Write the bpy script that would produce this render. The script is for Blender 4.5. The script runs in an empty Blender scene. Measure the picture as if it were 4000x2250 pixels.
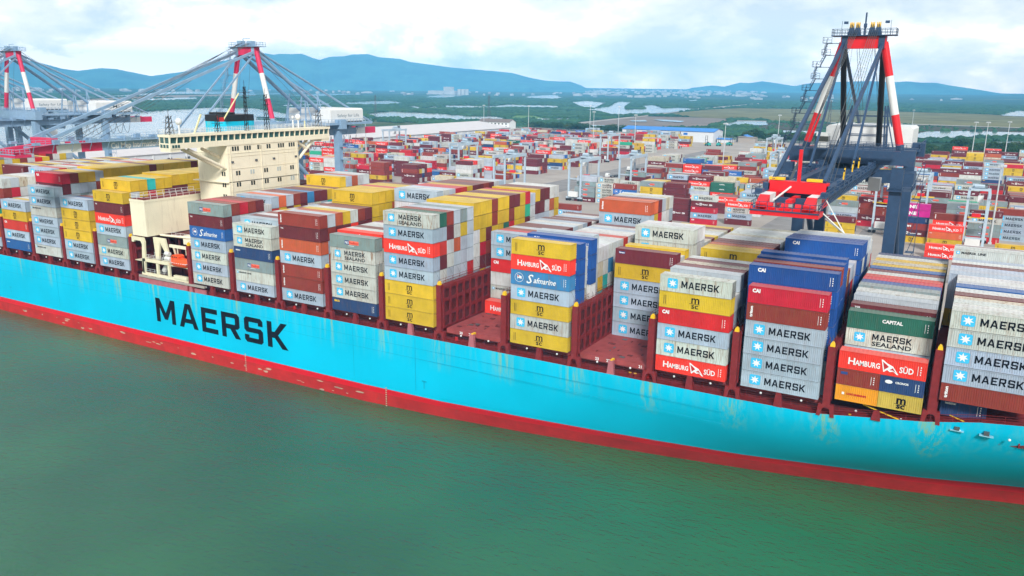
import bpy, math, random
from mathutils import Vector, Matrix
from mathutils.bvhtree import BVHTree
import numpy as np
R = math.radians
rnd = random.Random(7)
scene = bpy.context.scene
COL = scene.collection

# ---------------------------------------------------------------- camera
CAM = Vector((0.0, -128.168, 47.542))
yaw, pit, roll, FPX = R(-29.70175765), R(14.01737527), R(0.70477618), 3163.095
Fw = Vector((math.sin(yaw)*math.cos(pit), math.cos(yaw)*math.cos(pit), -math.sin(pit)))
R0 = Vector((math.cos(yaw), -math.sin(yaw), 0))
U0 = R0.cross(Fw)
Rt = math.cos(roll)*R0 + math.sin(roll)*U0
Up = -math.sin(roll)*R0 + math.cos(roll)*U0
cd = bpy.data.cameras.new('camera')
cam = bpy.data.objects.new('camera', cd); COL.objects.link(cam)
mw = Matrix((Rt, Up, -Fw)).transposed().to_4x4(); mw.translation = CAM
cam.matrix_world = mw
cd.sensor_width = 36; cd.lens = FPX/4000*36; cd.clip_start = 1; cd.clip_end = 60000
scene.camera = cam

# ---------------------------------------------------------------- light, sky, exposure
SUN_EL, SUN_AZ = 36, 148      # azimuth clockwise from +Y : the sun stands behind the camera, to its right
scene.view_settings.view_transform = 'Standard'; scene.view_settings.look = 'None'
scene.view_settings.exposure = 1.05; scene.view_settings.gamma = 1
ld = bpy.data.lights.new('sun', 'SUN'); ld.energy = 2.0; ld.angle = R(10); ld.color = (1, 0.97, 0.92)
sun = bpy.data.objects.new('sun', ld); COL.objects.link(sun)
sd = Vector((math.sin(R(SUN_AZ))*math.cos(R(SUN_EL)), math.cos(R(SUN_AZ))*math.cos(R(SUN_EL)), math.sin(R(SUN_EL))))
sun.rotation_euler = sd.to_track_quat('Z', 'Y').to_euler()
w = bpy.data.worlds.new('World'); scene.world = w; w.use_nodes = True
nt = w.node_tree; nt.nodes.clear()
def N(t, typ, **kw):
    n = t.nodes.new(typ)
    for k, v in kw.items():
        if k.startswith('i_'):
            key = k[2:]
            key = int(key) if key.isdigit() else key.replace('_', ' ')
            n.inputs[key].default_value = v
        else: setattr(n, k, v)
    return n
def sky_nodes():
    L = nt.links.new
    sky = N(nt, 'ShaderNodeTexSky', sky_type='NISHITA', sun_disc=False, sun_elevation=R(SUN_EL), sun_rotation=R(SUN_AZ))
    b1 = N(nt, 'ShaderNodeBackground', i_Strength=0.12); L(sky.outputs[0], b1.inputs[0])
    tc = N(nt, 'ShaderNodeTexCoord'); sep = N(nt, 'ShaderNodeSeparateXYZ'); L(tc.outputs['Generated'], sep.inputs[0])
    zc = N(nt, 'ShaderNodeMath', operation='MAXIMUM', i_1=0.0); L(sep.outputs[2], zc.inputs[0])
    az = N(nt, 'ShaderNodeMath', operation='ADD', i_1=0.42); L(zc.outputs[0], az.inputs[0])
    dv = N(nt, 'ShaderNodeVectorMath', operation='DIVIDE'); cb = N(nt, 'ShaderNodeCombineXYZ')
    L(az.outputs[0], cb.inputs[0]); L(az.outputs[0], cb.inputs[1]); cb.inputs[2].default_value = 1
    L(tc.outputs['Generated'], dv.inputs[0]); L(cb.outputs[0], dv.inputs[1])
    n1 = N(nt, 'ShaderNodeTexNoise', i_Scale=4.6, i_Detail=10.0, i_Roughness=0.58, i_Distortion=0.15); L(dv.outputs[0], n1.inputs['Vector'])
    n2 = N(nt, 'ShaderNodeTexNoise', i_Scale=2.2, i_Detail=4.0, i_Roughness=0.5); L(dv.outputs[0], n2.inputs['Vector'])
    r1 = N(nt, 'ShaderNodeValToRGB'); cr = r1.color_ramp      # cloud brightness
    cr.elements[0].position = 0.34; cr.elements[0].color = (0.38, 0.44, 0.49, 1)
    cr.elements[1].position = 0.64; cr.elements[1].color = (0.84, 0.84, 0.83, 1)
    e = cr.elements.new(0.46); e.color = (0.50, 0.54, 0.56, 1)
    e = cr.elements.new(0.56); e.color = (0.62, 0.64, 0.64, 1)
    mx = N(nt, 'ShaderNodeMath', operation='ADD'); m2 = N(nt, 'ShaderNodeMath', operation='MULTIPLY', i_1=0.55)
    L(n1.outputs[0], mx.inputs[0]); L(n2.outputs[0], m2.inputs[0]); L(m2.outputs[0], mx.inputs[1])
    m3 = N(nt, 'ShaderNodeMath', operation='SUBTRACT', i_1=0.275); L(mx.outputs[0], m3.inputs[0])
    # towering cumulus near the horizon toward the north-west
    dot = N(nt, 'ShaderNodeVectorMath', operation='DOT_PRODUCT'); dot.inputs[1].default_value = Vector((-0.80, 0.60, 0.05)).normalized()
    L(tc.outputs['Generated'], dot.inputs[0])
    mr = N(nt, 'ShaderNodeMapRange', i_1=0.86, i_2=1.0, i_3=0.0, i_4=0.22, interpolation_type='SMOOTHSTEP'); L(dot.outputs['Value'], mr.inputs[0])
    n3 = N(nt, 'ShaderNodeTexNoise', i_Scale=5.5, i_Detail=10.0, i_Roughness=0.6, i_Distortion=0.4)
    mp = N(nt, 'ShaderNodeMapping'); mp.inputs['Scale'].default_value = (1, 1, 2.2); L(tc.outputs['Generated'], mp.inputs[0]); L(mp.outputs[0], n3.inputs['Vector'])
    r3 = N(nt, 'ShaderNodeMapRange', i_1=0.42, i_2=0.60, i_3=-0.35, i_4=1.0); L(n3.outputs[0], r3.inputs[0])
    m4 = N(nt, 'ShaderNodeMath', operation='MULTIPLY'); L(mr.outputs[0], m4.inputs[0]); L(r3.outputs[0], m4.inputs[1])
    m5 = N(nt, 'ShaderNodeMath', operation='ADD'); L(m3.outputs[0], m5.inputs[0]); L(m4.outputs[0], m5.inputs[1])
    L(m5.outputs[0], r1.inputs[0])
    # the cloud deck is brightest low over the horizon
    gr = N(nt, 'ShaderNodeValToRGB'); g_ = gr.color_ramp; L(zc.outputs[0], gr.inputs[0])
    g_.elements[0].position = 0.0; g_.elements[0].color = (1.0, .80, .66, 1); g_.elements[1].position = .30; g_.elements[1].color = (.37, .37, .37, 1)
    e = g_.elements.new(.05); e.color = (.78, .68, .60, 1); e = g_.elements.new(.12); e.color = (.52, .49, .46, 1)
    vm = N(nt, 'ShaderNodeVectorMath', operation='MULTIPLY'); L(r1.outputs[0], vm.inputs[0]); L(gr.outputs[0], vm.inputs[1])
    b2 = N(nt, 'ShaderNodeBackground', i_Strength=1.7); L(vm.outputs[0], b2.inputs[0])
    ms = N(nt, 'ShaderNodeMixShader', i_0=0.9); L(b1.outputs[0], ms.inputs[1]); L(b2.outputs[0], ms.inputs[2])
    out = N(nt, 'ShaderNodeOutputWorld'); L(ms.outputs[0], out.inputs[0])
sky_nodes()
scene.render.engine = 'CYCLES'
scene.cycles.use_denoising = True
scene.cycles.max_bounces = 5; scene.cycles.diffuse_bounces = 3; scene.cycles.glossy_bounces = 3
scene.cycles.volume_bounces = 0; scene.cycles.caustics_reflective = False; scene.cycles.caustics_refractive = False

# ---------------------------------------------------------------- materials
MATS = {}
def mat(name, col, rough=0.55, var=0.12, vscale=0.6, rust=0.0, spec=0.4, metal=0.0, bump=0.0, bscale=3.0, streak=False):
    if name in MATS: return MATS[name]
    m = bpy.data.materials.new(name); m.use_nodes = True; t = m.node_tree; L = t.links.new
    b = t.nodes['Principled BSDF']; b.inputs['Roughness'].default_value = rough
    b.inputs['Specular IOR Level'].default_value = spec; b.inputs['Metallic'].default_value = metal
    tc = N(t, 'ShaderNodeTexCoord')
    n = N(t, 'ShaderNodeTexNoise', i_Scale=vscale, i_Detail=6.0, i_Roughness=0.62)
    L(tc.outputs['Object'], n.inputs['Vector'])
    mr = N(t, 'ShaderNodeMapRange', i_1=0.3, i_2=0.7, i_3=1-var, i_4=1+var); L(n.outputs[0], mr.inputs[0])
    mu = N(t, 'ShaderNodeVectorMath', operation='SCALE'); mu.inputs[0].default_value = col; L(mr.outputs[0], mu.inputs['Scale'])
    last = mu.outputs[0]
    if rust > 0:
        mp = N(t, 'ShaderNodeMapping'); mp.inputs['Scale'].default_value = (1.6, 1.6, 0.16) if streak else (1, 1, 1)
        L(tc.outputs['Object'], mp.inputs[0])
        n2 = N(t, 'ShaderNodeTexNoise', i_Scale=1.1, i_Detail=7.0, i_Roughness=0.7); L(mp.outputs[0], n2.inputs['Vector'])
        r2 = N(t, 'ShaderNodeMapRange', i_1=0.56, i_2=0.72, i_3=0.0, i_4=rust); L(n2.outputs[0], r2.inputs[0])
        mi = N(t, 'ShaderNodeMix', data_type='RGBA'); mi.inputs[7].default_value = (0.20, 0.085, 0.035, 1)
        L(r2.outputs[0], mi.inputs[0]); L(last, mi.inputs[6]); last = mi.outputs[2]
    L(last, b.inputs['Base Color'])
    if bump > 0:
        n3 = N(t, 'ShaderNodeTexNoise', i_Scale=bscale, i_Detail=5.0); L(tc.outputs['Object'], n3.inputs['Vector'])
        bp = N(t, 'ShaderNodeBump', i_Strength=bump, i_Distance=0.3); L(n3.outputs[0], bp.inputs['Height']); L(bp.outputs[0], b.inputs['Normal'])
    MATS[name] = m
    return m
def container_mat(name, roof, attr):
    m = bpy.data.materials.new(name); m.use_nodes = True; t = m.node_tree; L = t.links.new
    b = t.nodes['Principled BSDF']; b.inputs['Roughness'].default_value = 0.6; b.inputs['Specular IOR Level'].default_value = 0.18
    if attr:
        a = N(t, 'ShaderNodeAttribute', attribute_name='paint'); c, al = a.outputs['Color'], a.outputs['Alpha']
    else:
        a = N(t, 'ShaderNodeObjectInfo'); c, al = a.outputs['Color'], a.outputs['Alpha']
    g = N(t, 'ShaderNodeNewGeometry')
    n = N(t, 'ShaderNodeTexNoise', i_Scale=0.35, i_Detail=5.0, i_Roughness=0.6); L(g.outputs['Position'], n.inputs['Vector'])
    mr = N(t, 'ShaderNodeMapRange', i_1=0.3, i_2=0.7, i_3=0.84, i_4=1.12); L(n.outputs[0], mr.inputs[0])
    mu = N(t, 'ShaderNodeVectorMath', operation='SCALE'); L(c, mu.inputs[0]); L(mr.outputs[0], mu.inputs['Scale'])
    last = mu.outputs[0]
    # paler roofs: chalky bleaching plus sky light from above put into the colour
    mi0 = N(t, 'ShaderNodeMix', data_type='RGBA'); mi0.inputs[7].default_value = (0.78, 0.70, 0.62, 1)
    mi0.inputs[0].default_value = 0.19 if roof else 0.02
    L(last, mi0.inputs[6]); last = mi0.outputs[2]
    # rust runs and scuffs
    mp = N(t, 'ShaderNodeMapping'); mp.inputs['Scale'].default_value = (1.5, 1.5, 1.5) if roof else (2.6, 2.6, 0.35)
    L(g.outputs['Position'], mp.inputs[0])
    n2 = N(t, 'ShaderNodeTexNoise', i_Scale=1.0, i_Detail=8.0, i_Roughness=0.72); L(mp.outputs[0], n2.inputs['Vector'])
    r2 = N(t, 'ShaderNodeMapRange', i_1=0.50, i_2=0.63, i_3=0.0, i_4=1.0); L(n2.outputs[0], r2.inputs[0])
    m5 = N(t, 'ShaderNodeMath', operation='MULTIPLY'); L(r2.outputs[0], m5.inputs[0]); L(al, m5.inputs[1])
    mi = N(t, 'ShaderNodeMix', data_type='RGBA'); mi.inputs[7].default_value = (0.24, 0.115, 0.05, 1)
    L(m5.outputs[0], mi.inputs[0]); L(last, mi.inputs[6]); last = mi.outputs[2]
    L(last, b.inputs['Base Color'])
    if attr:   # corrugation of the panels
        uv = N(t, 'ShaderNodeUVMap'); uv.uv_map = 'uv'; wv = N(t, 'ShaderNodeTexWave', i_Scale=1.0, wave_profile='SIN'); wv.bands_direction = 'X'
        L(uv.outputs[0], wv.inputs['Vector'])
        bp = N(t, 'ShaderNodeBump', i_Strength=0.5, i_Distance=0.03); L(wv.outputs[0], bp.inputs['Height']); L(bp.outputs[0], b.inputs['Normal'])
    return m
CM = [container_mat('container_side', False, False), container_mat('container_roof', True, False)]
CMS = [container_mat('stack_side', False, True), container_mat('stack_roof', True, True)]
navyp = mat('crane_navy', (0.026, 0.062, 0.13), 0.5, 0.15, rust=0.15)
bluegrey = mat('crane_bluegrey', (0.24, 0.37, 0.52), 0.5, 0.10, rust=0.08)
redp = mat('crane_red', (0.72, 0.012, 0.02), 0.45, 0.06)
pinkp = mat('crane_hazed_red', (0.62, 0.03, 0.10), 0.5, 0.08)  # crane red with the pink cast of distance haze put into the colour
whitep = mat('white_paint', (0.72, 0.73, 0.72), 0.5, 0.05)
cream = mat('cream_paint', (0.84, 0.77, 0.59), 0.5, 0.05, 0.25, rust=0.30, streak=True)
deckred = mat('deck_oxide', (0.20, 0.014, 0.017), 0.75, 0.25, 0.8, rust=0.4)
hatchred = mat('hatch_oxide', (0.31, 0.055, 0.055), 0.8, 0.22, 0.5, rust=0.45)
darkoxide = mat('coaming_oxide', (0.12, 0.018, 0.018), 0.65, 0.3, 0.8, rust=0.3)
black = mat('black_paint', (0.012, 0.013, 0.016), 0.45, 0.2)
inkm = mat('letter_black', (0.008, 0.010, 0.016), 0.85, 0.1, spec=.05)
whitem = mat('letter_white', (0.78, 0.79, 0.80), 0.5, 0.05)
starblue = mat('star_blue', (0.05, 0.47, 0.78), 0.5, 0.08)
orangeL = mat('salmon_panel', (0.85, 0.16, 0.10), 0.5, 0.1)
navyL = mat('navy_panel', (0.02, 0.06, 0.22), 0.5, 0.1)
redL = mat('red_mark', (0.5, 0.02, 0.02), 0.5, 0.1)
yellowp = mat('yellow_paint', (0.85, 0.52, 0.02), 0.5, 0.1)
steel = mat('dark_steel', (0.08, 0.085, 0.09), 0.5, 0.2)
glassm = mat('window_glass', (0.03, 0.10, 0.10), 0.12, 0.2, spec=0.8)
darkglass = mat('dark_pane', (0.03, 0.035, 0.03), 0.2, 0.2, spec=0.6)
trunkm = mat('bark', (0.12, 0.09, 0.06), 0.8, 0.2)
orangeb = mat('lifeboat_orange', (0.85, 0.09, 0.015), 0.35, 0.08)

# ---------------------------------------------------------------- mesh helper
class MB:
    def __init__(s): s.v = []; s.f = []; s.m = []
    def face(s, pts, m=0):
        i = len(s.v); s.v += [tuple(p) for p in pts]; s.f.append(tuple(range(i, i+len(pts)))); s.m.append(m)
    def box(s, x0, x1, y0, y1, z0, z1, m=0, mt=None):
        i = len(s.v)
        s.v += [(x0,y0,z0),(x1,y0,z0),(x1,y1,z0),(x0,y1,z0),(x0,y0,z1),(x1,y0,z1),(x1,y1,z1),(x0,y1,z1)]
        s.f += [(i,i+3,i+2,i+1),(i+4,i+5,i+6,i+7),(i,i+1,i+5,i+4),(i+1,i+2,i+6,i+5),(i+2,i+3,i+7,i+6),(i+3,i,i+4,i+7)]
        s.m += [m, m if mt is None else mt, m, m, m, m]
        return s
    def beam(s, p, q, w, h=None, m=0):
        h = h or w; p = Vector(p); q = Vector(q); d = (q-p)
        if d.length < 1e-6: return s
        d.normalize(); up = Vector((0,0,1)) if abs(d.z) < 0.95 else Vector((0,1,0))
        a = d.cross(up).normalized(); b = a.cross(d).normalized()
        i = len(s.v)
        for c in (p, q):
            for sx, sz in ((-1,-1),(1,-1),(1,1),(-1,1)): s.v.append(tuple(c + a*(sx*w/2) + b*(sz*h/2)))
        s.f += [(i,i+1,i+2,i+3),(i+7,i+6,i+5,i+4),(i,i+4,i+5,i+1),(i+1,i+5,i+6,i+2),(i+2,i+6,i+7,i+3),(i+3,i+7,i+4,i)]
        s.m += [m]*6; return s
    def tube(s, p, q, r, r2=None, n=10, m=0):
        r2 = r if r2 is None else r2; p = Vector(p); q = Vector(q); d = (q-p).normalized()
        up = Vector((0,0,1)) if abs(d.z) < 0.95 else Vector((0,1,0))
        a = d.cross(up).normalized(); b = a.cross(d).normalized(); i = len(s.v)
        for c, rr in ((p, r), (q, r2)):
            for k in range(n):
                t = 2*math.pi*k/n; s.v.append(tuple(c + a*(rr*math.cos(t)) + b*(rr*math.sin(t))))
        for k in range(n): s.f.append((i+k, i+(k+1)%n, i+n+(k+1)%n, i+n+k)); s.m.append(m)
        s.f.append(tuple(i+k for k in range(n))[::-1]); s.f.append(tuple(i+n+k for k in range(n))); s.m += [m, m]
        return s
    def prism(s, pts, axis, a0, a1, m=0):
        """extrude a polygon (list of 2-D points) along axis 0=x 1=y 2=z"""
        n = len(pts); i = len(s.v)
        for a in (a0, a1):
            for u, v in pts: s.v.append({0:(a,u,v),1:(u,a,v),2:(u,v,a)}[axis])
        for k in range(n): s.f.append((i+k, i+(k+1)%n, i+n+(k+1)%n, i+n+k)); s.m.append(m)
        s.f.append(tuple(range(i, i+n))); s.f.append(tuple(range(i+2*n-1, i+n-1, -1))); s.m += [m, m]
        return s
    def sphere(s, c, rx, ry, rz, nu=12, nv=7, m=0, zmin=-1.0):
        i = len(s.v)
        for a in range(nv+1):
            th = math.pi*(a/nv-0.5)
            for b in range(nu):
                ph = 2*math.pi*b/nu
                s.v.append((c[0]+rx*math.cos(th)*math.cos(ph), c[1]+ry*math.cos(th)*math.sin(ph), c[2]+rz*max(zmin, math.sin(th))))
        for a in range(nv):
            for b in range(nu): s.f.append((i+a*nu+b, i+a*nu+(b+1)%nu, i+(a+1)*nu+(b+1)%nu, i+(a+1)*nu+b)); s.m.append(m)
        return s
    def rail(s, pts, h=1.1, n=2, step=2.0, w=0.06, m=0):
        for p, q in zip(pts[:-1], pts[1:]):
            p = Vector(p); q = Vector(q); k = max(1, int((q-p).length/step))
            for j in range(1, n+1):
                o = Vector((0,0,h*j/n)); s.beam(p+o, q+o, w, w, m)
            for j in range(k+1):
                c = p.lerp(q, j/k); s.beam(c, c+Vector((0,0,h)), w, w, m)
        return s
    def add(s, o, off=(0,0,0), mm=None, sc=(1,1,1)):
        i = len(s.v)
        s.v += [(x*sc[0]+off[0], y*sc[1]+off[1], z*sc[2]+off[2]) for x,y,z in o.v]
        s.f += [tuple(k+i for k in f) for f in o.f]; s.m += [mm[k] if mm else k for k in o.m]
        return s
    def mesh(s, name, mats):
        me = bpy.data.meshes.new(name); me.from_pydata(s.v, [], s.f)
        for m in (mats if isinstance(mats, (list, tuple)) else [mats]): me.materials.append(m)
        me.polygons.foreach_set('material_index', s.m); me.update(); return me
    def build(s, name, mats, parent=None, loc=None, **tags):
        o = bpy.data.objects.new(name, s.mesh(name, mats)); COL.objects.link(o)
        if parent: o.parent = parent
        if loc: o.location = loc
        for k, v in tags.items(): o[k] = v
        return o
def thing(name, label, cat, loc=(0,0,0), group=None, rz=0):
    o = bpy.data.objects.new(name, None); COL.objects.link(o); o.location = loc; o.rotation_euler = (0,0,rz)
    o.empty_display_size = 1; o['label'] = label; o['category'] = cat
    if group: o['group'] = group
    return o
def copy_tree(o, parent=None):
    c = o.copy(); COL.objects.link(c)
    if parent: c.parent = parent
    for ch in o.children: copy_tree(ch, c)
    return c
def text_mb(body, size=1.0, bold=0.0, shear=0.0, m=0, center=False, width=None, spacing=1.0):
    c = bpy.data.curves.new('t', 'FONT'); c.body = body; c.size = size; c.offset = bold; c.shear = shear; c.resolution_u = 2
    c.space_character = spacing
    if center: c.align_x = 'CENTER'
    o = bpy.data.objects.new('t', c); COL.objects.link(o); bpy.context.view_layer.update()
    me = bpy.data.meshes.new_from_object(o); out = MB()
    sx = 1.0
    if width:
        xs = [v.co.x for v in me.vertices]; sx = width/(max(xs)-min(xs))
    out.v = [(v.co.x*sx, 0.0, v.co.y) for v in me.vertices]; out.f = [tuple(p.vertices) for p in me.polygons]; out.m = [m]*len(out.f)
    bpy.data.objects.remove(o); bpy.data.curves.remove(c); bpy.data.meshes.remove(me)
    return out
G = {'M': (1.05, [[(0,0),(.21,0),(.21,.62),(.44,.14),(.61,.14),(.84,.62),(.84,0),(1.05,0),(1.05,1),(.82,1),(.525,.42),(.23,1),(0,1)]]),
 'A': (1.0, [[(0,0),(.23,0),(.30,.2),(.5,.2),(.5,.38),(.36,.38),(.5,.80),(.5,1),(.36,1)], [(1,0),(.64,1),(.5,1),(.5,.80),(.64,.38),(.5,.38),(.5,.2),(.70,.2),(.77,0)]]),
 'E': (.82, [[(0,0),(.82,0),(.82,.2),(.22,.2),(.22,.41),(.72,.41),(.72,.59),(.22,.59),(.22,.8),(.82,.8),(.82,1),(0,1)]]),
 'R': (.92, [[(0,0),(.22,0),(.22,1),(0,1)], [(.22,1),(.22,.81),(.64,.81),(.67,.78),(.67,.58),(.64,.55),(.22,.55),(.22,.36),(.42,.36),(.66,0),(.92,0),(.68,.37),(.8,.39),(.89,.48),(.89,.9),(.79,1)]]),
 'S': (.88, [[(.1,0),(.78,0),(.88,.1),(.88,.49),(.78,.59),(.24,.59),(.22,.61),(.22,.79),(.24,.81),(.66,.81),(.66,.7),(.88,.7),(.88,.9),(.78,1),(.1,1),(0,.9),(0,.5),(.1,.4),(.64,.4),(.66,.38),(.66,.21),(.64,.19),(.22,.19),(.22,.3),(0,.3),(0,.1)]]),
 'K': (.94, [[(0,0),(.22,0),(.22,.38),(.34,.38),(.66,0),(.94,0),(.5,.51),(.92,1),(.64,1),(.34,.62),(.22,.62),(.22,1),(0,1)]])}
def blocktext(s, x0, z0, h, total, m=0):
    gap = 0.2; w = sum(G[c][0] for c in s) + gap*(len(s)-1); k = total/w; o = MB(); x = x0
    for c in s:
        for poly in G[c][1]: o.face([(x+px*k, 0, z0+pz*h) for px, pz in poly], m)
        x += (G[c][0]+gap)*k
    return o
def star(x, z, s, mb, ms, o):
    r = s*0.14; pts = []
    for cx, cz, a in ((s-r, s-r, 0), (r, s-r, 90), (r, r, 180), (s-r, r, 270)):
        for k in range(4): t = R(a+30*k); pts.append((x+cx+r*math.cos(t), 0, z+cz+r*math.sin(t)))
    o.face(pts[::-1], mb)
    cx, cz = x+s/2, z+s/2; sp = []
    for k in range(14):
        t = math.pi/2 + k*math.pi/7; rr = s*(0.43 if k%2==0 else 0.19)
        sp.append((cx+rr*math.cos(t), -0.012, cz+rr*math.sin(t)))
    o.face(sp, ms)
# logos : materials 0 black 1 white 2 star blue 3 salmon 4 navy panel 5 red 6 yellow
LM = [inkm, whitem, starblue, orangeL, navyL, redL, yellowp]
def marks(o, L, m): o.marks = (L, m)
def marks_mb(L, m):
    o = MB(); o.face([(L-1.2,0,.7),(L-1.14,0,.7),(L-1.14,0,2.2),(L-1.2,0,2.2)], m)
    for k in range(4): o.face([(L-.85,0,.8+k*.38),(L-.72,0,.8+k*.38),(L-.72,0,1.02+k*.38),(L-.85,0,1.02+k*.38)], m)
    return o
def logo(kind, L=12.19, H=2.9):
    o = MB()
    if kind == 'maersk':
        o.emblem = MB(); star(1.35, .62, 1.75, 2, 1, o.emblem); o.add(blocktext('MAERSK', 3.75, 0.85, 1.25, 6.4))
    elif kind == 'sealand':
        o.emblem = MB(); star(1.25, .75, 1.6, 2, 1, o.emblem); o.add(blocktext('MAERSK', 3.9, 1.35, 1.05, 5.6)); o.add(text_mb('SEALAND', 1.05, .02, width=5.6), (3.9, 0, .35))
    elif kind == 'line':
        o.emblem = MB(); star(.4, 1.9, .55, 2, 1, o.emblem); o.add(text_mb('MAERSK LINE', .62, .015, width=3.9), (1.2, 0, 1.98))
    elif kind == 'msc':
        o.add(text_mb('m', 2.0, .025, width=1.35), (5.5, 0, 1.35)); o.add(text_mb('sc', 1.35, .02, width=1.2), (5.58, 0, .42))
        o.face([(5.25,0,1.2),(7.05,0,1.2),(7.05,0,1.28),(5.25,0,1.28)], 0)
        for k in range(2): o.face([(.8+k*.3,0,.6),(.88+k*.3,0,.6),(.88+k*.3,0,2.2),(.8+k*.3,0,2.2)], 0)
    elif kind == 'sud':
        o.add(text_mb('H', 1.55, .035, m=1), (1.3, 0, .85)); o.add(text_mb('AMBURG', 1.2, .03, m=1, width=3.5), (2.4, 0, .85))
        o.add(text_mb('SÜD', 1.3, .03, m=1, width=1.9), (8.55, 0, .75))
        o.face([(6.0,0,2.4),(6.2,0,2.4),(6.8,0,1.95),(7.65,0,1.55),(6.5,0,.5),(6.38,0,.5)], 1); o.face([(6.9,0,.85),(7.65,0,1.55),(8.5,0,.35),(8.3,0,.3),(7.75,0,.75),(7.3,0,.6)], 1)
        o.face([(6.2,-.012,2.1),(6.5,-.012,.85),(7.1,-.012,1.4),(6.7,-.012,1.75)], 5); o.face([(7.2,-.012,.9),(7.65,-.012,1.3),(8.1,-.012,.6),(7.7,-.012,.9)], 5); marks(o, L, 1)
    elif kind == 'saf':
        o.emblem, o0 = MB(), o; o = o.emblem
        for k in range(20):
            a, b = 2*math.pi*k/20, 2*math.pi*(k+1)/20; c = (1.75, 1.45)
            o.face([(c[0]+r*math.cos(t),0,c[1]+r*math.sin(t)) for r, t in ((.85,a),(.85,b),(.92,b),(.92,a))], 1)
        o.face([(1.35,0,1.0),(1.42,0,1.0),(1.42,0,2.0),(1.35,0,2.0)], 1); o.face([(1.42,0,1.35),(2.3,0,1.2),(2.3,0,1.7),(1.42,0,1.95)], 1); o.face([(1.42,-.012,1.6),(1.75,-.012,1.53),(1.75,-.012,1.8),(1.42,-.012,1.9)], 5)
        o = o0; o.add(text_mb('S', 2.5, .03, .35, m=1), (3.2, 0, .55)); o.add(text_mb('afmarine', 1.55, .02, .35, m=1, width=4.6), (4.75, 0, .75)); marks(o, L, 1)
    elif kind == 'po':
        o.face([(4.1,0,.95),(5.3,0,.95),(5.3,0,1.85),(4.1,0,1.85)], 4); o.face([(5.3,0,.95),(7.9,0,.95),(7.9,0,1.85),(5.3,0,1.85)], 3)
        o.add(text_mb('P&O', .75, .02, m=1, width=1.0), (4.2, -.012, 1.12)); o.add(text_mb('Nedlloyd', .7, .015, m=5, width=2.4), (5.4, -.012, 1.15))
        o.face([(5.0,0,.62),(6.6,0,.62),(6.6,0,.72),(5.0,0,.72)], 1); pass
    elif kind == 'cai': o.add(text_mb('CAI', .85, .05, m=1, width=1.25), (.65, 0, 1.85)); marks(o, L, 1)
    elif kind == 'triton':
        t = text_mb('triton', .6, .03, m=1, width=1.9)
        for f in t.f: o.face([(.95 - t.v[k][2], 0, .55 + t.v[k][0]) for k in f], 1)
        marks(o, L, 1)
    elif kind == 'factor':
        o.add(text_mb('The', .9, .03, m=1, width=1.5), (2.2, 0, 1.0)); o.face([(4.1,0,.75),(5.1,0,.75),(5.1,0,1.95),(4.1,0,1.95)], 1)
        o.add(text_mb('X', 1.0, .03, m=0), (4.25, -.012, 1.0)); o.add(text_mb('Factor', .9, .03, m=1, width=2.6), (5.4, 0, 1.0)); o.add(text_mb('ZIM', 1.0, .05, m=1, width=1.5), (8.6, 0, .9))
    elif kind == 'one': o.add(text_mb('ONE', 1.9, .09, m=1, width=4.6), (2.6, 0, .85))
    elif kind == 'hmm': o.add(text_mb('HMM', 1.1, .06, m=1, width=3.2), (2.6, 0, 1.2))
    elif kind == 'capital': o.add(text_mb('CAPITAL', .8, .03, m=1, width=2.9), (5.0, 0, 1.5)); marks(o, L, 1)
    elif kind == 'code': o.add(text_mb('TCS', .4, .02, m=1, width=.8), (.6, 0, 2.1)); marks(o, L, 1)
    elif kind == 'seaco': o.add(text_mb('SEACO', .6, .03, m=6, width=1.5), (.6, 0, 2.0)); marks(o, L, 1)
    elif kind == 'blue3': o.add(text_mb('textainer', .5, .02, m=1, width=1.5), (.6, 0, 1.9)); marks(o, L, 1)
    elif kind == 'florens': o.face([(.7,0,1.9),(2.0,0,1.9),(2.0,0,2.4),(.7,0,2.4)], 4); o.add(text_mb('florens', .38, .02, m=1, width=1.1), (.8, -.012, 2.03)); marks(o, L, 1)
    elif kind == 'cronos': o.add(text_mb('CRONOS', .5, .02, m=1, width=1.8), (2.1, 0, 1.75)); o.sphere((1.2, 0, 1.9), .55, .01, .35, 8, 4, 1); marks(o, L, 1)
    elif kind == 'cships': o.add(text_mb('CONTAINERSHIPS', .5, .03, m=5, width=2.9), (1.6, 0, 1.2)); o.face([(.95,0,1.15),(1.3,0,1.15),(1.3,0,1.6),(.95,0,1.6)], 1)

    return o
LOGO = {}
for k in ('maersk','sealand','line','msc','sud','saf','po','cai','triton','factor','one','hmm','capital','code','seaco','blue3','florens','cronos','cships'):
    LOGO[k] = logo(k, 6.06 if k in ('cronos', 'cships') else 12.19)
l20 = MB(); l20.add(text_mb('m', 2.0, .06, width=1.3), (2.5, 0, 1.25)); l20.add(text_mb('sc', 1.45, .05, width=1.15), (2.6, 0, .35)); l20.face([(2.3,0,1.1),(4.0,0,1.1),(4.0,0,1.18),(2.3,0,1.18)], 0); LOGO['msc20'] = l20
f20 = MB(); marks(f20, 6.06, 1); f20.face([(.5,0,1.9),(1.5,0,1.9),(1.5,0,2.4),(.5,0,2.4)], 4); LOGO['florens20'] = f20

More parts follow.
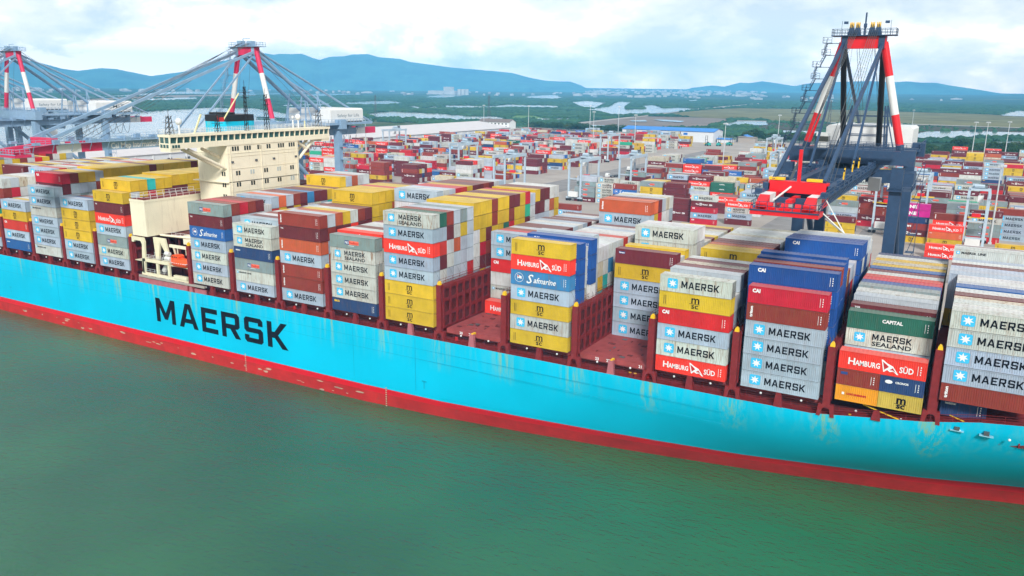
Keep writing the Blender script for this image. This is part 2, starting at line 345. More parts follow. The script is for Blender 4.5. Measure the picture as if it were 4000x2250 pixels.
# paint codes : colour, rust amount, colour word, logo
P = {
 'M': ((.35,.43,.53), .20, 'pale grey', 'maersk'), 'm': ((.50,.53,.50), .50, 'weathered white', 'maersk'),
 'S': ((.52,.54,.50), .75, 'rusty white', 'sealand'), 'L': ((.47,.50,.48), .40, 'dull white', 'line'),
 'Y': ((.60,.40,.018), .06, 'yellow', 'msc'), 'H': ((.80,.035,.02), .05, 'bright red', 'sud'),
 'r': ((.55,.03,.02), .12, 'red', 'cai'), 'c': ((.50,.006,.03), .06, 'crimson', 'cai'),
 'C': ((.55,.01,.015), .08, 'deep red', 'cai'), 'K': ((.13,.012,.022), .12, 'maroon', 'code'),
 'T': ((.13,.012,.022), .08, 'maroon', 'factor'), 'k': ((.15,.014,.03), .08, 'maroon', 'florens'),
 'R': ((.24,.028,.020), .22, 'brown', 'triton'), 'O': ((.46,.085,.030), .30, 'rusty orange', 'triton'),
 'o': ((.62,.12,.04), .12, 'orange', 'code'), 'F': ((.015,.12,.42), .12, 'royal blue', 'saf'),
 'f': ((.03,.20,.42), .35, 'faded blue', 'saf'), 'P': ((.22,.29,.30), .30, 'slate grey', 'po'),
 'N': ((.010,.045,.15), .12, 'navy blue', 'seaco'), 'n': ((.010,.045,.15), .12, 'navy blue', 'blue3'),
 'B': ((.001,.065,.29), .05, 'cobalt blue', 'cai'), 'b': ((.01,.10,.32), .1, 'medium blue', 'blue3'),
 'G': ((.012,.12,.085), .12, 'dark green', 'capital'), 'g': ((.02,.38,.22), .08, 'jade green', 'code'),
 't': ((.02,.42,.42), .05, 'turquoise', 'code'), 'W': ((.58,.60,.60), .30, 'plain white', None),
 'w': ((.44,.50,.57), .12, 'light grey', None), 'X': ((.54,.50,.40), .6, 'cream', None),
 'p': ((.60,.008,.28), .05, 'magenta', 'one'), 'h': ((.26,.03,.03), .1, 'dark red', 'hmm'),
 'u': ((.03,.22,.45), .1, 'sky blue', 'code'), 'Q': ((.010,.045,.15), .1, 'navy blue', 'cronos'),
 'q': ((.85,.33,.01), .05, 'orange yellow', 'cships'), 'y': ((.50,.38,.06), .12, 'yellow', 'msc20'), 'j': ((.24,.028,.020), .22, 'brown', 'florens20'),
}
LOGOWORD = {'maersk': 'star and black letters', 'sealand': 'star and two lines of letters', 'line': 'small line of letters', 'msc': 'black letters', 'sud': 'white letters and pennant',
 'saf': 'white script', 'po': 'blue and salmon panel', 'cai': 'small white letters', 'triton': 'upright white letters', 'factor': 'row of white letters', 'one': 'big white letters', 'hmm': 'white letters', 'capital': 'white capitals'}

# ---------------------------------------------------------------- container meshes
def corr(a0, a1, n, d):
    """trapezoid wave between a0 and a1"""
    out = []; p = (a1-a0)/n
    for k in range(n):
        x = a0+k*p; out += [(x, 0), (x+p*.3, 0), (x+p*.5, d), (x+p*.8, d)]
    out.append((a1, 0)); return out
def container_mesh(L, H, name):
    o = MB(); W = 2.44; t = .12; cs = .17
    for x in (0, L-cs):
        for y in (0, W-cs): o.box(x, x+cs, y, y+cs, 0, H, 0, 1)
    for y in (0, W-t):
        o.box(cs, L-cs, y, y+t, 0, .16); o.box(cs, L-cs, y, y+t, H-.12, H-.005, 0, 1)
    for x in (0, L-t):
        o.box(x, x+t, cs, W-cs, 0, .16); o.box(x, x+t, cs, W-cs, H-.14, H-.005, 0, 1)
    z0, z1 = .16, H-.12
    for side in (0, 1):
        pr = corr(cs, L-cs, int((L-2*cs)/.29), .045)
        for (a, da), (b, db) in zip(pr[:-1], pr[1:]):
            ya, yb = (.03+da, .03+db) if side == 0 else (W-.03-da, W-.03-db)
            q = [(a, ya, z0), (b, yb, z0), (b, yb, z1), (a, ya, z1)]; o.face(q if side == 0 else q[::-1])
        pr = corr(cs, W-cs, 8, .05)
        for (a, da), (b, db) in zip(pr[:-1], pr[1:]):
            xa, xb = (.03+da, .03+db) if side == 0 else (L-.03-da, L-.03-db)
            q = [(xa, a, z0), (xb, b, z0), (xb, b, z1), (xa, a, z1)]; o.face(q if side == 1 else q[::-1])
    pr = corr(t, L-t, int(L/.62), -.03)
    for (a, da), (b, db) in zip(pr[:-1], pr[1:]):
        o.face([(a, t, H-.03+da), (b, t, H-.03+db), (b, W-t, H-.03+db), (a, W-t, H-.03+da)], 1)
    o.face([(0,0,.1),(0,W,.1),(L,W,.1),(L,0,.1)])
    return o.mesh(name, CM)
H0 = 2.896
CMESH = {40: container_mesh(12.19, H0, 'container_body'), 45: container_mesh(13.72, H0, 'long_container_body'), 20: container_mesh(6.06, H0, 'short_container_body')}
CLEN = {40: 12.19, 45: 13.72, 20: 6.06}
LMESH = {}
def logo_mesh(k):
    if k not in LMESH and str(k).startswith('emblem_'): LMESH[k] = LOGO[k[7:]].emblem.mesh('emblem', LM)
    if k not in LMESH: LMESH[k] = LOGO[k].mesh('lettering', LM) if not isinstance(k, tuple) else marks_mb(*k).mesh('marking', LM)
    return LMESH[k]
doorb = MB()
for y0 in (.2, 1.26): doorb.box(.0, .035, y0, y0+.98, .2, 2.72)
for y in (.42, .92, 1.5, 2.02): doorb.beam((.07, y, .12), (.07, y, 2.8), .05, .05, 1)
for y in (.42, .92, 1.5, 2.02): doorb.box(.05, .10, y-.1, y+.1, 1.05, 1.15, 1)
# ================================================================ container list
# item: x, y, z, length key, height, code, place, where  (where is a dict used for the wording)
HAZE_D = 9e-5; HAZE_C = (.17, .56, 1.0, 1)
ITEMS = []
def put(x, y, z, h, code, where, key=40): ITEMS.append((x, y, z, key, h, code, where))
BAYX = dict(V=-316.9, W=-302.1, X=-287.4, Y=-272.6, Z=-257.8, A=-243.0, B=-228.4, C=-213.9, D=-199.1, E=-162.5, F=-147.6, G=-132.85, H=-118.0, I=-103.4, J=-88.4, K=-73.4, L=-58.8, M=-44.3, N=-29.5, O=-14.9, P=-0.7)
ordw = ['', '1st', '2nd', '3rd'] + ['%dth' % k for k in range(4, 60)]
def bayword(b):
    left = 'DCBAZYXWV'; right = 'EFGHIJKLMNOP'
    return ('bay %s left of deckhouse' % ordw[left.index(b)+1]) if b in left else ('bay %s right of deckhouse' % ordw[right.index(b)+1])
def stack(bay, r, ztop, codes, key=40, dx=0, z0=0.0, place=None):
    """codes run from the top tier down"""
    n = len(codes); h = (ztop-z0)/n
    for k, c in enumerate(codes):
        put(BAYX[bay]+dx, 2.5*r+.03, z0+(n-1-k)*h, h, c, dict(kind='ship', bay=bay, row=r, tier=n-k), key)
FILL = 'MMMwmWYYKRRCPLSNwWmO'
def fill(n, pre=''):
    return pre + ''.join(rnd.choice(FILL) for _ in range(n-len(pre)))
def seg(bay, r0, r1, ztop, n, tops, second=None, third=None, **kw):
    """rows r0..r1, one letter of tops per row"""
    for i, r in enumerate(range(r0, r1+1)):
        pre = tops[i % len(tops)]
        if second: pre += second[i % len(second)]
        if third: pre += third[i % len(third)]
        stack(bay, r, ztop, fill(n, pre[:n]), **kw)
# outer columns
for b, z, c in [('Z',14.0,'RgKOM'),('A',14.3,'MYrMb'),('B',19.35,'MMLMMML'),('C',17.15,'MYYYMM'),('D',20.07,'YKHMPmM'),('E',19.95,'PKFMmMm'),('F',16.25,'mSnPLM'),('G',20.05,'RKOMRRM'),
    ('H',16.65,'PSmmmN'),('I',22.9,'SMHMMYYY'),('K',20.2,'YHfMYmY'),('M',17.1,'mYCMmH'),('N',17.1,'cRMMMM')]: stack(b, 0, z, c)
seg('V', 3, 20, 22.6, 8, 'WYMRKYw'); seg('W', 3, 20, 22.6, 8, 'KWYMwRC')
seg('X', 0, 11, 25.2, 9, 'KRYMwWMPwMPw', 'YMRYwKYYwYRW', 'wYKMRYwYwRCw'); seg('X', 12, 13, 22.4, 8, 'CY'); seg('X', 14, 18, 19.5, 7, 'WYK')
seg('Y', 0, 6, 17, 6, 'MYKRW'); seg('Y', 7, 21, 21.2, 7, 'KWYKYWRXMY')
seg('Z', 1, 6, 19.6, 7, 'WwXWWw', 'RcWRWw'); seg('Z', 7, 21, 21.3, 7, 'MrXWcWYKYW')
seg('A', 1, 6, 14.2, 5, 'YWMWYM'); seg('A', 7, 21, 19.8, 7, 'YKWMYR')
seg('B', 1, 5, 22.8, 8, 'cRYYM', 'KMMMR'); seg('B', 6, 19, 23.3, 8, 'YYYYYYKYYYYYKY', 'YKYY')
seg('C', 1, 5, 16.9, 6, 'bRWYW'); seg('C', 6, 20, 19.6, 7, 'YKYMWY')
seg('D', 1, 5, 22.9, 8, 'YYtYY', 'wYcYk', 'KYRYR'); seg('D', 6, 21, 23.4, 8, 'Y', 'KKYYKRYY')
seg('E', 1, 4, 20.0, 7, 'RcRK', 'wWwW'); stack('E', 5, 18.6, fill(7, 'W')); seg('E', 6, 15, 20.2, 7, 'MowRKuKKYk', 'rYkYKWXMtR'); seg('E', 16, 20, 22.9, 8, 'YwOWW', 'MYRKW')
seg('F', 1, 21, 17.4, 6, 'MKWRWYWKW')
seg('G', 1, 6, 20.05, 7, 'wOYWRK', 'RKKHKK'); seg('G', 7, 14, 23.25, 8, 'YYYYcYYK', 'YYYOWKMK', 'YYRWKMRY'); seg('G', 15, 21, 20.5, 7, 'rRrWYKW')
seg('H', 1, 8, 17.2, 6, 'HWKWWRKW'); seg('H', 9, 20, 24.1, 8, 'MWwcrYKKRKWM', 'WwMWKYRKWMwR')
I8 = 'GRwPwYYYRYYKkYcwYKKWW'; I7 = 'MKWYwYYYRYYRYYgWKKWOY'; I6 = 'rWOwwWYKYYGcYYKWwwwWY'; I5 = 'KWwwwWcRkMYRwYKWMWYRW'; I4 = 'WwwwCWkKwMWYRwYMWKRwY'
for i in range(21):
    r = i+1; stack('I', r, 22.9 if r < 6 or r == 16 else 23.5, I8[i]+I7[i]+I6[i]+I5[i]+I4[i]+fill(3))
stack('J', 6, 2.9, 'H'); seg('J', 7, 7, 17.5, 6, 'M', 'M', 'C'); seg('J', 8, 16, 17.4, 6, 'cRwKKwWMK'); seg('J', 17, 21, 17.0, 6, 'WKM')
stack('K', 1, 20.0, 'BBBB'+'wRM', key=45, dx=-.76); stack('K', 2, 18.9, 'WWWXKYM'); stack('K', 3, 20.0, 'BBBWYwM', key=45, dx=-.76); stack('K', 4, 20.4, 'wwwwwwY')
for r, c in zip(range(5, 16), ['WX'+'YtKK', 'WWtRKW', 'WuWKRY', 'WWXKYR', 'WWRKYM', 'rKWMYR', 'WMKRYY', 'WWYRKM', 'MKYRWW', 'WWYKRM', 'KMYRWW']): stack('K', r, 17.6, c)
for r, c in zip(range(16, 22), ['OMYKRW', 'oYWKRM', 'KcMKYR', 'wWYRKM', 'XWMRYK', 'WMKRYW']): stack('K', r, 23.1, c+fill(2))
stack('L', 6, 17.5, 'kYMMMM'); stack('L', 7, 16.6, 'WXWMRK'); stack('L', 8, 17.4, 'YWMRKY'); stack('L', 9, 14.8, 'WwMYK')
seg('L', 10, 12, 20.6, 7, 'mWW', 'mWW', 'WXW'); seg('L', 13, 21, 17.0, 6, 'WXKYW')
stack('M', 1, 14.4, 'WMKRY'); seg('M', 2, 6, 17.3, 6, 'wkXkW', 'WMKw', 'KWRM'); seg('M', 7, 8, 14.5, 5, 'WK'); seg('M', 9, 20, 17.9, 6, 'YYOKKWWXWWWX', 'YKWWR'); 
for r, z, c in [(1, 20.0, 'BBBBBMM'), (2, 20.2, 'RBBBBMM'), (3, 20.5, 'BBBBMMM'), (4, 20.9, 'BBBBMMM')]: stack('N', r, z, c, key=45, dx=-.76)
seg('N', 5, 11, 17.2, 6, 'WKYRwM')
for r in (12, 13, 14, 15, 16, 17): stack('N', r, 20.1-.1*(r-12), ['BBBBMMM','BWBBBMM','BBBBWMM','wBBBMMR','wWBBMMR','WWWBMMR'][r-12], key=45, dx=-.76)
seg('N', 18, 21, 17.2, 6, 'WMK')
# bay O : twenty-foot pairs below, outer row
for dx, cs in ((0, 'jq'), (6.13, 'Qy')):
    for k, c in enumerate(cs): put(BAYX['O']+dx, 0.03, (1-k)*2.6+.7, 2.59, c, dict(kind='ship', bay='O', row=0, tier=2-k, half='left' if dx == 0 else 'right'), 20)
put(BAYX['O'], 0.03, 5.9, 2.9, 'H', dict(kind='ship', bay='O', row=0, tier=3))
stack('O', 1, 8.25, 'wKM'); stack('O', 2, 13.95, 'GSMRK')
for i, c in enumerate('KwWPBcrWkbYXYWN'):
    z = [14.6, 15.5, 15.7, 16.1, 16.1, 16.1, 16.1, 16.1, 16.1, 16.2, 16.15, 16.3, 16.3, 16.45, 16.45][i]
    stack('O', i+3, z, (c if c not in 'K' else 'K')+fill(5))
# bay P
stack('P', 0, 17.3, 'mmMMR', z0=3.55)
put(BAYX['P']+.3, 2.6, .4, 2.9, 'n', dict(kind='ship', bay='P', row=1, tier=1), 20)
for i, c in enumerate('WmXKWbWW'): stack('P', i+1, [17.3, 17.4, 17.3, 17.4, 17.5, 17.7, 18.1, 18.1][i], c+fill(4), z0=3.55)
for i, c in enumerate('MwMKWM'): stack('P', i+9, 18.2, c+'MYKRW'[:5], z0=0, dx=-1.3)
for i, c in enumerate('LWWKW'): stack('P', i+15, 19.9-.3*i, c+fill(6), dx=-1.3)
# ---------------------------------------------------------------- container yard
QZ = -14.5
STARTS = [241, 281, 323, 349, 391, 430, 459, 500, 526, 566, 592, 632, 672, 700, 740, 778]
YF = 'MMMMmmmmSSwLPPPKKKKKKTTTRRRRHHHYYYCcOFNWWX'*3+'Ggboc'
def yard_stack(x, y, codes, line, slot, row):
    """codes run from the ground up"""
    for k, c in enumerate(codes):
        h = 2.75; put(x, y, QZ+k*h, h, c, dict(kind='yard', line=line, slot=slot, row=row, tier=k+1))
SEGS = [(-36, 62), (-207, -86), (-508, -270)]
FRONT = {  # a few stacks seen clearly from the ship (x, y, codes from the ground up)
 'a': [(-14, 216, 'HH'), (-14.2, 229, 'KYoH'), (-13.6, 243, 'RMYHR'), (-27.4, 247, 'YThNpp'), (9.7, 247, 'Y'), (9.0, 274, 'MMMMR'), (-1.0, 262, 'CPPmK')],
 'b': [(-56, 250, 'YYK'), (-57, 262, 'NoMwP'), (-57.6, 352, 'MMH'), (-62, 435, 'YYYP'), (-57, 330, 'KWR'), (-60, 395, 'OKK')],
 'c': [(-172, 215, 'LMR'), (-165.8, 215, ''), (-176, 300, 'FLmm'), (-163, 262, 'TTKFR'), (-148, 246, 'mHMR'), (-129, 246, 'KTKK'), (-115, 242, 'cMcTm'), (-101, 250, 'KMSH')]}
slotc = {}
for si, (xa, xb) in enumerate(SEGS):
    n = int((xb-xa)/12.9)
    for li, y0 in enumerate(STARTS):
        if si == 0 and y0 > 700: continue
        if si == 1 and y0 > 640: continue
        if si == 0 and y0 < 280: continue
        if si == 1 and y0 < 280: continue
        if si == 2 and y0 < 250: continue
        for s in range(n):
            x = xa + 12.9*s
            if si == 2 and (x < -640 + (y0-250)*.2): continue
            if si == 0 and y0 > 560 and rnd.random() < .25: continue
            if rnd.random() < (.20 if si != 1 or y0 < 480 else .5): continue
            mean = rnd.choice([1, 2, 3, 4, 4, 5, 5]) if si else rnd.choice([1, 2, 3, 4, 5])
            if y0 > 640: mean = min(mean, 4)
            base = rnd.choice(YF); nrow = rnd.choice([6, 6, 6, 5, 3])
            for r in range(nrow):
                nt_ = max(1, min(5, mean + rnd.choice([-1, 0, 0, 0, 1])))
                cs = ''.join((base if rnd.random() < .5 else rnd.choice(YF)) for _ in range(nt_))
                yard_stack(x, y0+r*2.72, cs, li+1, n-s, r+1)
for g, lst in FRONT.items():
    for i, (x, y, cs) in enumerate(lst): yard_stack(x, y, cs, 0, {'a': 'right', 'b': 'middle', 'c': 'left'}[g]+str(i+1), 1)
for x in (-60, -47):
    for li, y0 in enumerate(STARTS[1:12]):
        if rnd.random() < .25: continue
        for r in range(6):
            cs = ''.join(rnd.choice(YF) for _ in range(rnd.choice([2, 3, 4, 5]))); yard_stack(x, y0+r*2.72, cs, li+2, 'mid'+str(-x), r+1)

# which ones show largest: cast rays at the boxes from the photograph's viewpoint
def pick(n_keep):
    v = []; f = []
    for x, y, z, key, h, c, wd in ITEMS:
        i = len(v); L = CLEN[key]
        v += [(x,y,z),(x+L,y,z),(x+L,y+2.44,z),(x,y+2.44,z),(x,y,z+h),(x+L,y,z+h),(x+L,y+2.44,z+h),(x,y+2.44,z+h)]
        f += [(i,i+3,i+2,i+1),(i+4,i+5,i+6,i+7),(i,i+1,i+5,i+4),(i+1,i+2,i+6,i+5),(i+2,i+3,i+7,i+6),(i+3,i,i+4,i+7)]
    t = BVHTree.FromPolygons(v, f); cnt = np.zeros(len(ITEMS), int); W, Hh = 640, 360
    for j in range(70, 260):
        for i in range(W):
            u = ((i+.5)/W-.5)*4000; q = ((j+.5)/Hh-.5)*2250
            loc, nor, idx, d = t.ray_cast(CAM, Fw*FPX + Rt*u - Up*q)
            if idx is not None: cnt[idx//6] += 1
    order = np.argsort(-cnt); return set(int(k) for k in order[:n_keep] if cnt[k] > 2), cnt
KEEP, CNT = pick(300)
print('visible containers', int((CNT > 0).sum()), 'smallest kept', min(CNT[k] for k in KEEP), 'items', len(ITEMS))
used = set()
def clabel(code, wd, key):
    col, ru, word, lg = P[code]
    if wd['kind'] == 'ship':
        row = 'outermost row' if wd['row'] == 0 else '%s row inboard' % ordw[wd['row']]
        half = wd.get('half'); half = (half+' ') if half else ''
        s = '%s container, %stier %d, %s, %s' % (word, half, wd['tier'], row, bayword(wd['bay']))
    elif wd['line'] == 0:
        seg_ = {'right': 'beside the navy crane', 'middle': 'under the navy crane boom', 'left': 'behind the empty hatches'}[wd['slot'].rstrip('0123456789')]
        s = '%s quayside container %s, stack %s, tier %d' % (word, seg_, wd['slot'][-1], wd['tier'])
    else:
        s = '%s yard container, tier %d, line %d from quay, row %d, slot %s' % (word, wd['tier'], wd['line'], wd['row'], str(wd['slot']).replace('mid', 'middle '))
    return s
bodyproto = {}
def random_tint(c): k = .9 + .2*rnd.random(); return tuple(min(1, q*k*(.97+.06*rnd.random())) for q in c)
stuff = dict(v=[], f=[], m=[], col=[], uv=[])
SF = [(0,3,2,1),(4,5,6,7),(0,1,5,4),(1,2,6,5),(2,3,7,6),(3,0,4,7)]
stx = MB()
RAW = {}
for i, (x, y, z, key, h, code, wd) in enumerate(ITEMS):
    col, ru, word, lg = P[code]; col = random_tint(col); ru = min(1, ru*(.6+.8*rnd.random()))
    L = CLEN[key]; jx, jy = (rnd.random()-.5)*.06, (rnd.random()-.5)*.05
    if i in KEEP:
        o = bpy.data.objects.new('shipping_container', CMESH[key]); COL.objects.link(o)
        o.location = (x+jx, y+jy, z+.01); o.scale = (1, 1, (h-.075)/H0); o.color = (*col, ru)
        o['label'] = clabel(code, wd, key); o['category'] = 'container'; o['group'] = 'shipping containers stacked on ship and yard'
        if lg and lg in LOGO:
            lo = bpy.data.objects.new('lettering', logo_mesh(lg)); COL.objects.link(lo); lo.parent = o; lo.location = ((L-12.19)/2 if key == 45 else 0, .012, 0)
            if getattr(LOGO[lg], 'emblem', None):
                le = bpy.data.objects.new('emblem', logo_mesh('emblem_'+lg)); COL.objects.link(le); le.parent = o; le.location = lo.location
            if getattr(LOGO[lg], 'marks', None):
                lo = bpy.data.objects.new('marking', logo_mesh(LOGO[lg].marks)); COL.objects.link(lo); lo.parent = o; lo.location = (L-LOGO[lg].marks[0], .012, 0)
        if code in 'WXm' and rnd.random() < .6 and key == 40:
            d = bpy.data.objects.new('door', RAW.setdefault('door', doorb.mesh('door', [CM[0], steel]))); COL.objects.link(d); d.parent = o; d.location = (L-.01, 0, 0); d.color = (*col, ru)
    elif CNT[i] > 0 or wd.get('tier', 9) >= 0:
        b = len(stuff['v']); x += jx; y += jy; h2 = h-.10
        c8 = [(x,y,z),(x+L,y,z),(x+L,y+2.44,z),(x,y+2.44,z),(x,y,z+h2),(x+L,y,z+h2),(x+L,y+2.44,z+h2),(x,y+2.44,z+h2)]
        stuff['v'] += c8
        for k, fc in enumerate(SF):
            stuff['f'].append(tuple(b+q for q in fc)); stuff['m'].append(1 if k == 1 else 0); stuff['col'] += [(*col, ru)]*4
            wdt = [L, L, L, 2.44, L, 2.44][k]*.55; stuff['uv'] += [(0,0),(wdt,0),(wdt,1),(0,1)]
        if lg and CNT[i] > 0 and lg in LOGO:
            for q in (LOGO[lg], getattr(LOGO[lg], 'emblem', None)):
                if q: stx.add(q, (x, y-.03, z), sc=(L/12.19 if key != 20 else 1, 1, h/2.9))
me = bpy.data.meshes.new('container_mass'); me.from_pydata(stuff['v'], [], stuff['f'])
for m in CMS + LM: me.materials.append(m)
me.polygons.foreach_set('material_index', stuff['m'])
ca = me.color_attributes.new('paint', 'FLOAT_COLOR', 'CORNER'); ca.data.foreach_set('color', np.array(stuff['col'], dtype=np.float32).ravel())
uvl = me.uv_layers.new(name='uv'); uvl.data.foreach_set('uv', np.array(stuff['uv'], dtype=np.float32).ravel()); me.update()
cmass = bpy.data.objects.new('stacked_containers', me); COL.objects.link(cmass)
cmass['kind'] = 'stuff'; cmass['label'] = 'remaining mixed colour shipping containers packed deep in stacks and across the yard'; cmass['category'] = 'containers'
if stx.v: stx.build('lettering', LM, cmass)

# ================================================================ water and land
def water_mat(name, deep, rough, s1, s2, b1, b2, ior=1.33):
    m = bpy.data.materials.new(name); m.use_nodes = True; t = m.node_tree; L = t.links.new
    b = t.nodes['Principled BSDF']; b.inputs['Roughness'].default_value = rough; b.inputs['IOR'].default_value = ior
    tc = N(t, 'ShaderNodeTexCoord')
    n0 = N(t, 'ShaderNodeTexNoise', i_Scale=0.012, i_Detail=4.0); L(tc.outputs['Object'], n0.inputs['Vector'])
    cr = N(t, 'ShaderNodeValToRGB'); L(n0.outputs[0], cr.inputs[0])
    cr.color_ramp.elements[0].position = .35; cr.color_ramp.elements[0].color = (*deep[0], 1)
    cr.color_ramp.elements[1].position = .65; cr.color_ramp.elements[1].color = (*deep[1], 1)
    L(cr.outputs[0], b.inputs['Base Color'])
    mp = N(t, 'ShaderNodeMapping'); mp.inputs['Scale'].default_value = (1, 1.9, 1); mp.inputs['Rotation'].default_value = (0, 0, .35); L(tc.outputs['Object'], mp.inputs[0])
    a = N(t, 'ShaderNodeTexNoise', i_Scale=s1, i_Detail=8.0, i_Roughness=.62, i_Distortion=.3); L(mp.outputs[0], a.inputs['Vector'])
    c = N(t, 'ShaderNodeTexNoise', i_Scale=s2, i_Detail=5.0, i_Roughness=.6); L(mp.outputs[0], c.inputs['Vector'])
    bp1 = N(t, 'ShaderNodeBump', i_Strength=b1, i_Distance=1.2); L(a.outputs[0], bp1.inputs['Height'])
    bp2 = N(t, 'ShaderNodeBump', i_Strength=b2, i_Distance=1.0); L(c.outputs[0], bp2.inputs['Height']); L(bp1.outputs[0], bp2.inputs['Normal'])
    L(bp2.outputs[0], b.inputs['Normal']); return m
seawater = water_mat('harbour_water', ((.012, .078, .042), (.026, .150, .060)), .10, .6, .06, .26, .55, 1.5)
pondwater = water_mat('pond_water', ((.16, .20, .20), (.2, .24, .24)), .12, .05, .01, .12, .05)
s = MB(); s.face([(-11500,-1200,-20),(2500,-1200,-20),(2500,62,-20),(-11500,62,-20)]); s.build('water', seawater, kind='structure')
def gz(y): return -16+44*max(0.0, (y-5000)/7200)**1.3
def ground_mat():
    m = bpy.data.materials.new('marsh_ground'); m.use_nodes = True; t = m.node_tree; L = t.links.new
    b = t.nodes['Principled BSDF']; b.inputs['Roughness'].default_value = .9; b.inputs['Specular IOR Level'].default_value = .1
    tc = N(t, 'ShaderNodeTexCoord'); mp = N(t, 'ShaderNodeMapping'); mp.inputs['Scale'].default_value = (1, .6, 1); mp.inputs['Rotation'].default_value = (0, 0, .5); L(tc.outputs['Object'], mp.inputs[0])
    n = N(t, 'ShaderNodeTexNoise', i_Scale=.0022, i_Detail=8.0, i_Roughness=.6); L(mp.outputs[0], n.inputs['Vector'])
    cr = N(t, 'ShaderNodeValToRGB'); L(n.outputs[0], cr.inputs[0]); e = cr.color_ramp.elements
    e[0].position = .3; e[0].color = (.018, .060, .035, 1); e[1].position = .75; e[1].color = (.20, .20, .13, 1)
    q = e.new(.54); q.color = (.030, .085, .045, 1); q = e.new(.62); q.color = (.07, .11, .05, 1)
    n2 = N(t, 'ShaderNodeTexNoise', i_Scale=.05, i_Detail=6.0, i_Roughness=.7); L(tc.outputs['Object'], n2.inputs['Vector'])
    mr = N(t, 'ShaderNodeMapRange', i_1=.3, i_2=.7, i_3=.6, i_4=1.4); L(n2.outputs[0], mr.inputs[0])
    mu = N(t, 'ShaderNodeVectorMath', operation='SCALE'); L(cr.outputs[0], mu.inputs[0]); L(mr.outputs[0], mu.inputs['Scale']); L(mu.outputs[0], b.inputs['Base Color']); return m
s = MB(); ys_ = [58, 5000]+[5000+600*k for k in range(1, 13)]
for a, b in zip(ys_[:-1], ys_[1:]): s.face([(-11500,a,gz(a)),(2500,a,gz(a)),(2500,b,gz(b)),(-11500,b,gz(b))])
s.build('ground', ground_mat(), kind='structure')
conc = mat('concrete', (.37, .33, .295), .8, .14, .05, spec=.15)
asph = mat('asphalt', (.25, .24, .235), .85, .2, .1, spec=.1)
s = MB(); s.prism([(-900,57.5),(110,57.5),(110,700),(60,850),(-120,880),(-270,900),(-400,930),(-655,960),(-655,620),(-655,200),(-900,150)], 2, -26, QZ); s.build('quay', conc, kind='structure')
s = MB()
for x0, x1 in ((-246, -218), (-84, -62), (-42.5, -37)): s.box(x0, x1, 150, 690, QZ+.004, QZ+.03)
s.box(-890, 100, 60, 66, QZ+.004, QZ+.03); s.box(-890, 100, 89, 96, QZ+.004, QZ+.03); s.box(-890, 100, 172, 186, QZ+.004, QZ+.03); s.build('road', asph, kind='structure')
s = MB()
for y in (130, 200): s.box(-890, 100, y, y+.35, QZ+.004, QZ+.02)
for k in range(14): s.box(-60+.2, -54, 190+k*2.2, 191+k*2.2, QZ+.034, QZ+.05)
for x in (-47, -9, 20):
    for k in range(16): s.box(x, x+3.2, 99+k*4.4, 101.6+k*4.4, QZ+.034, QZ+.05)
s.build('lane_marking', mat('marking', (.62, .56, .36), .7, .15), kind='structure')
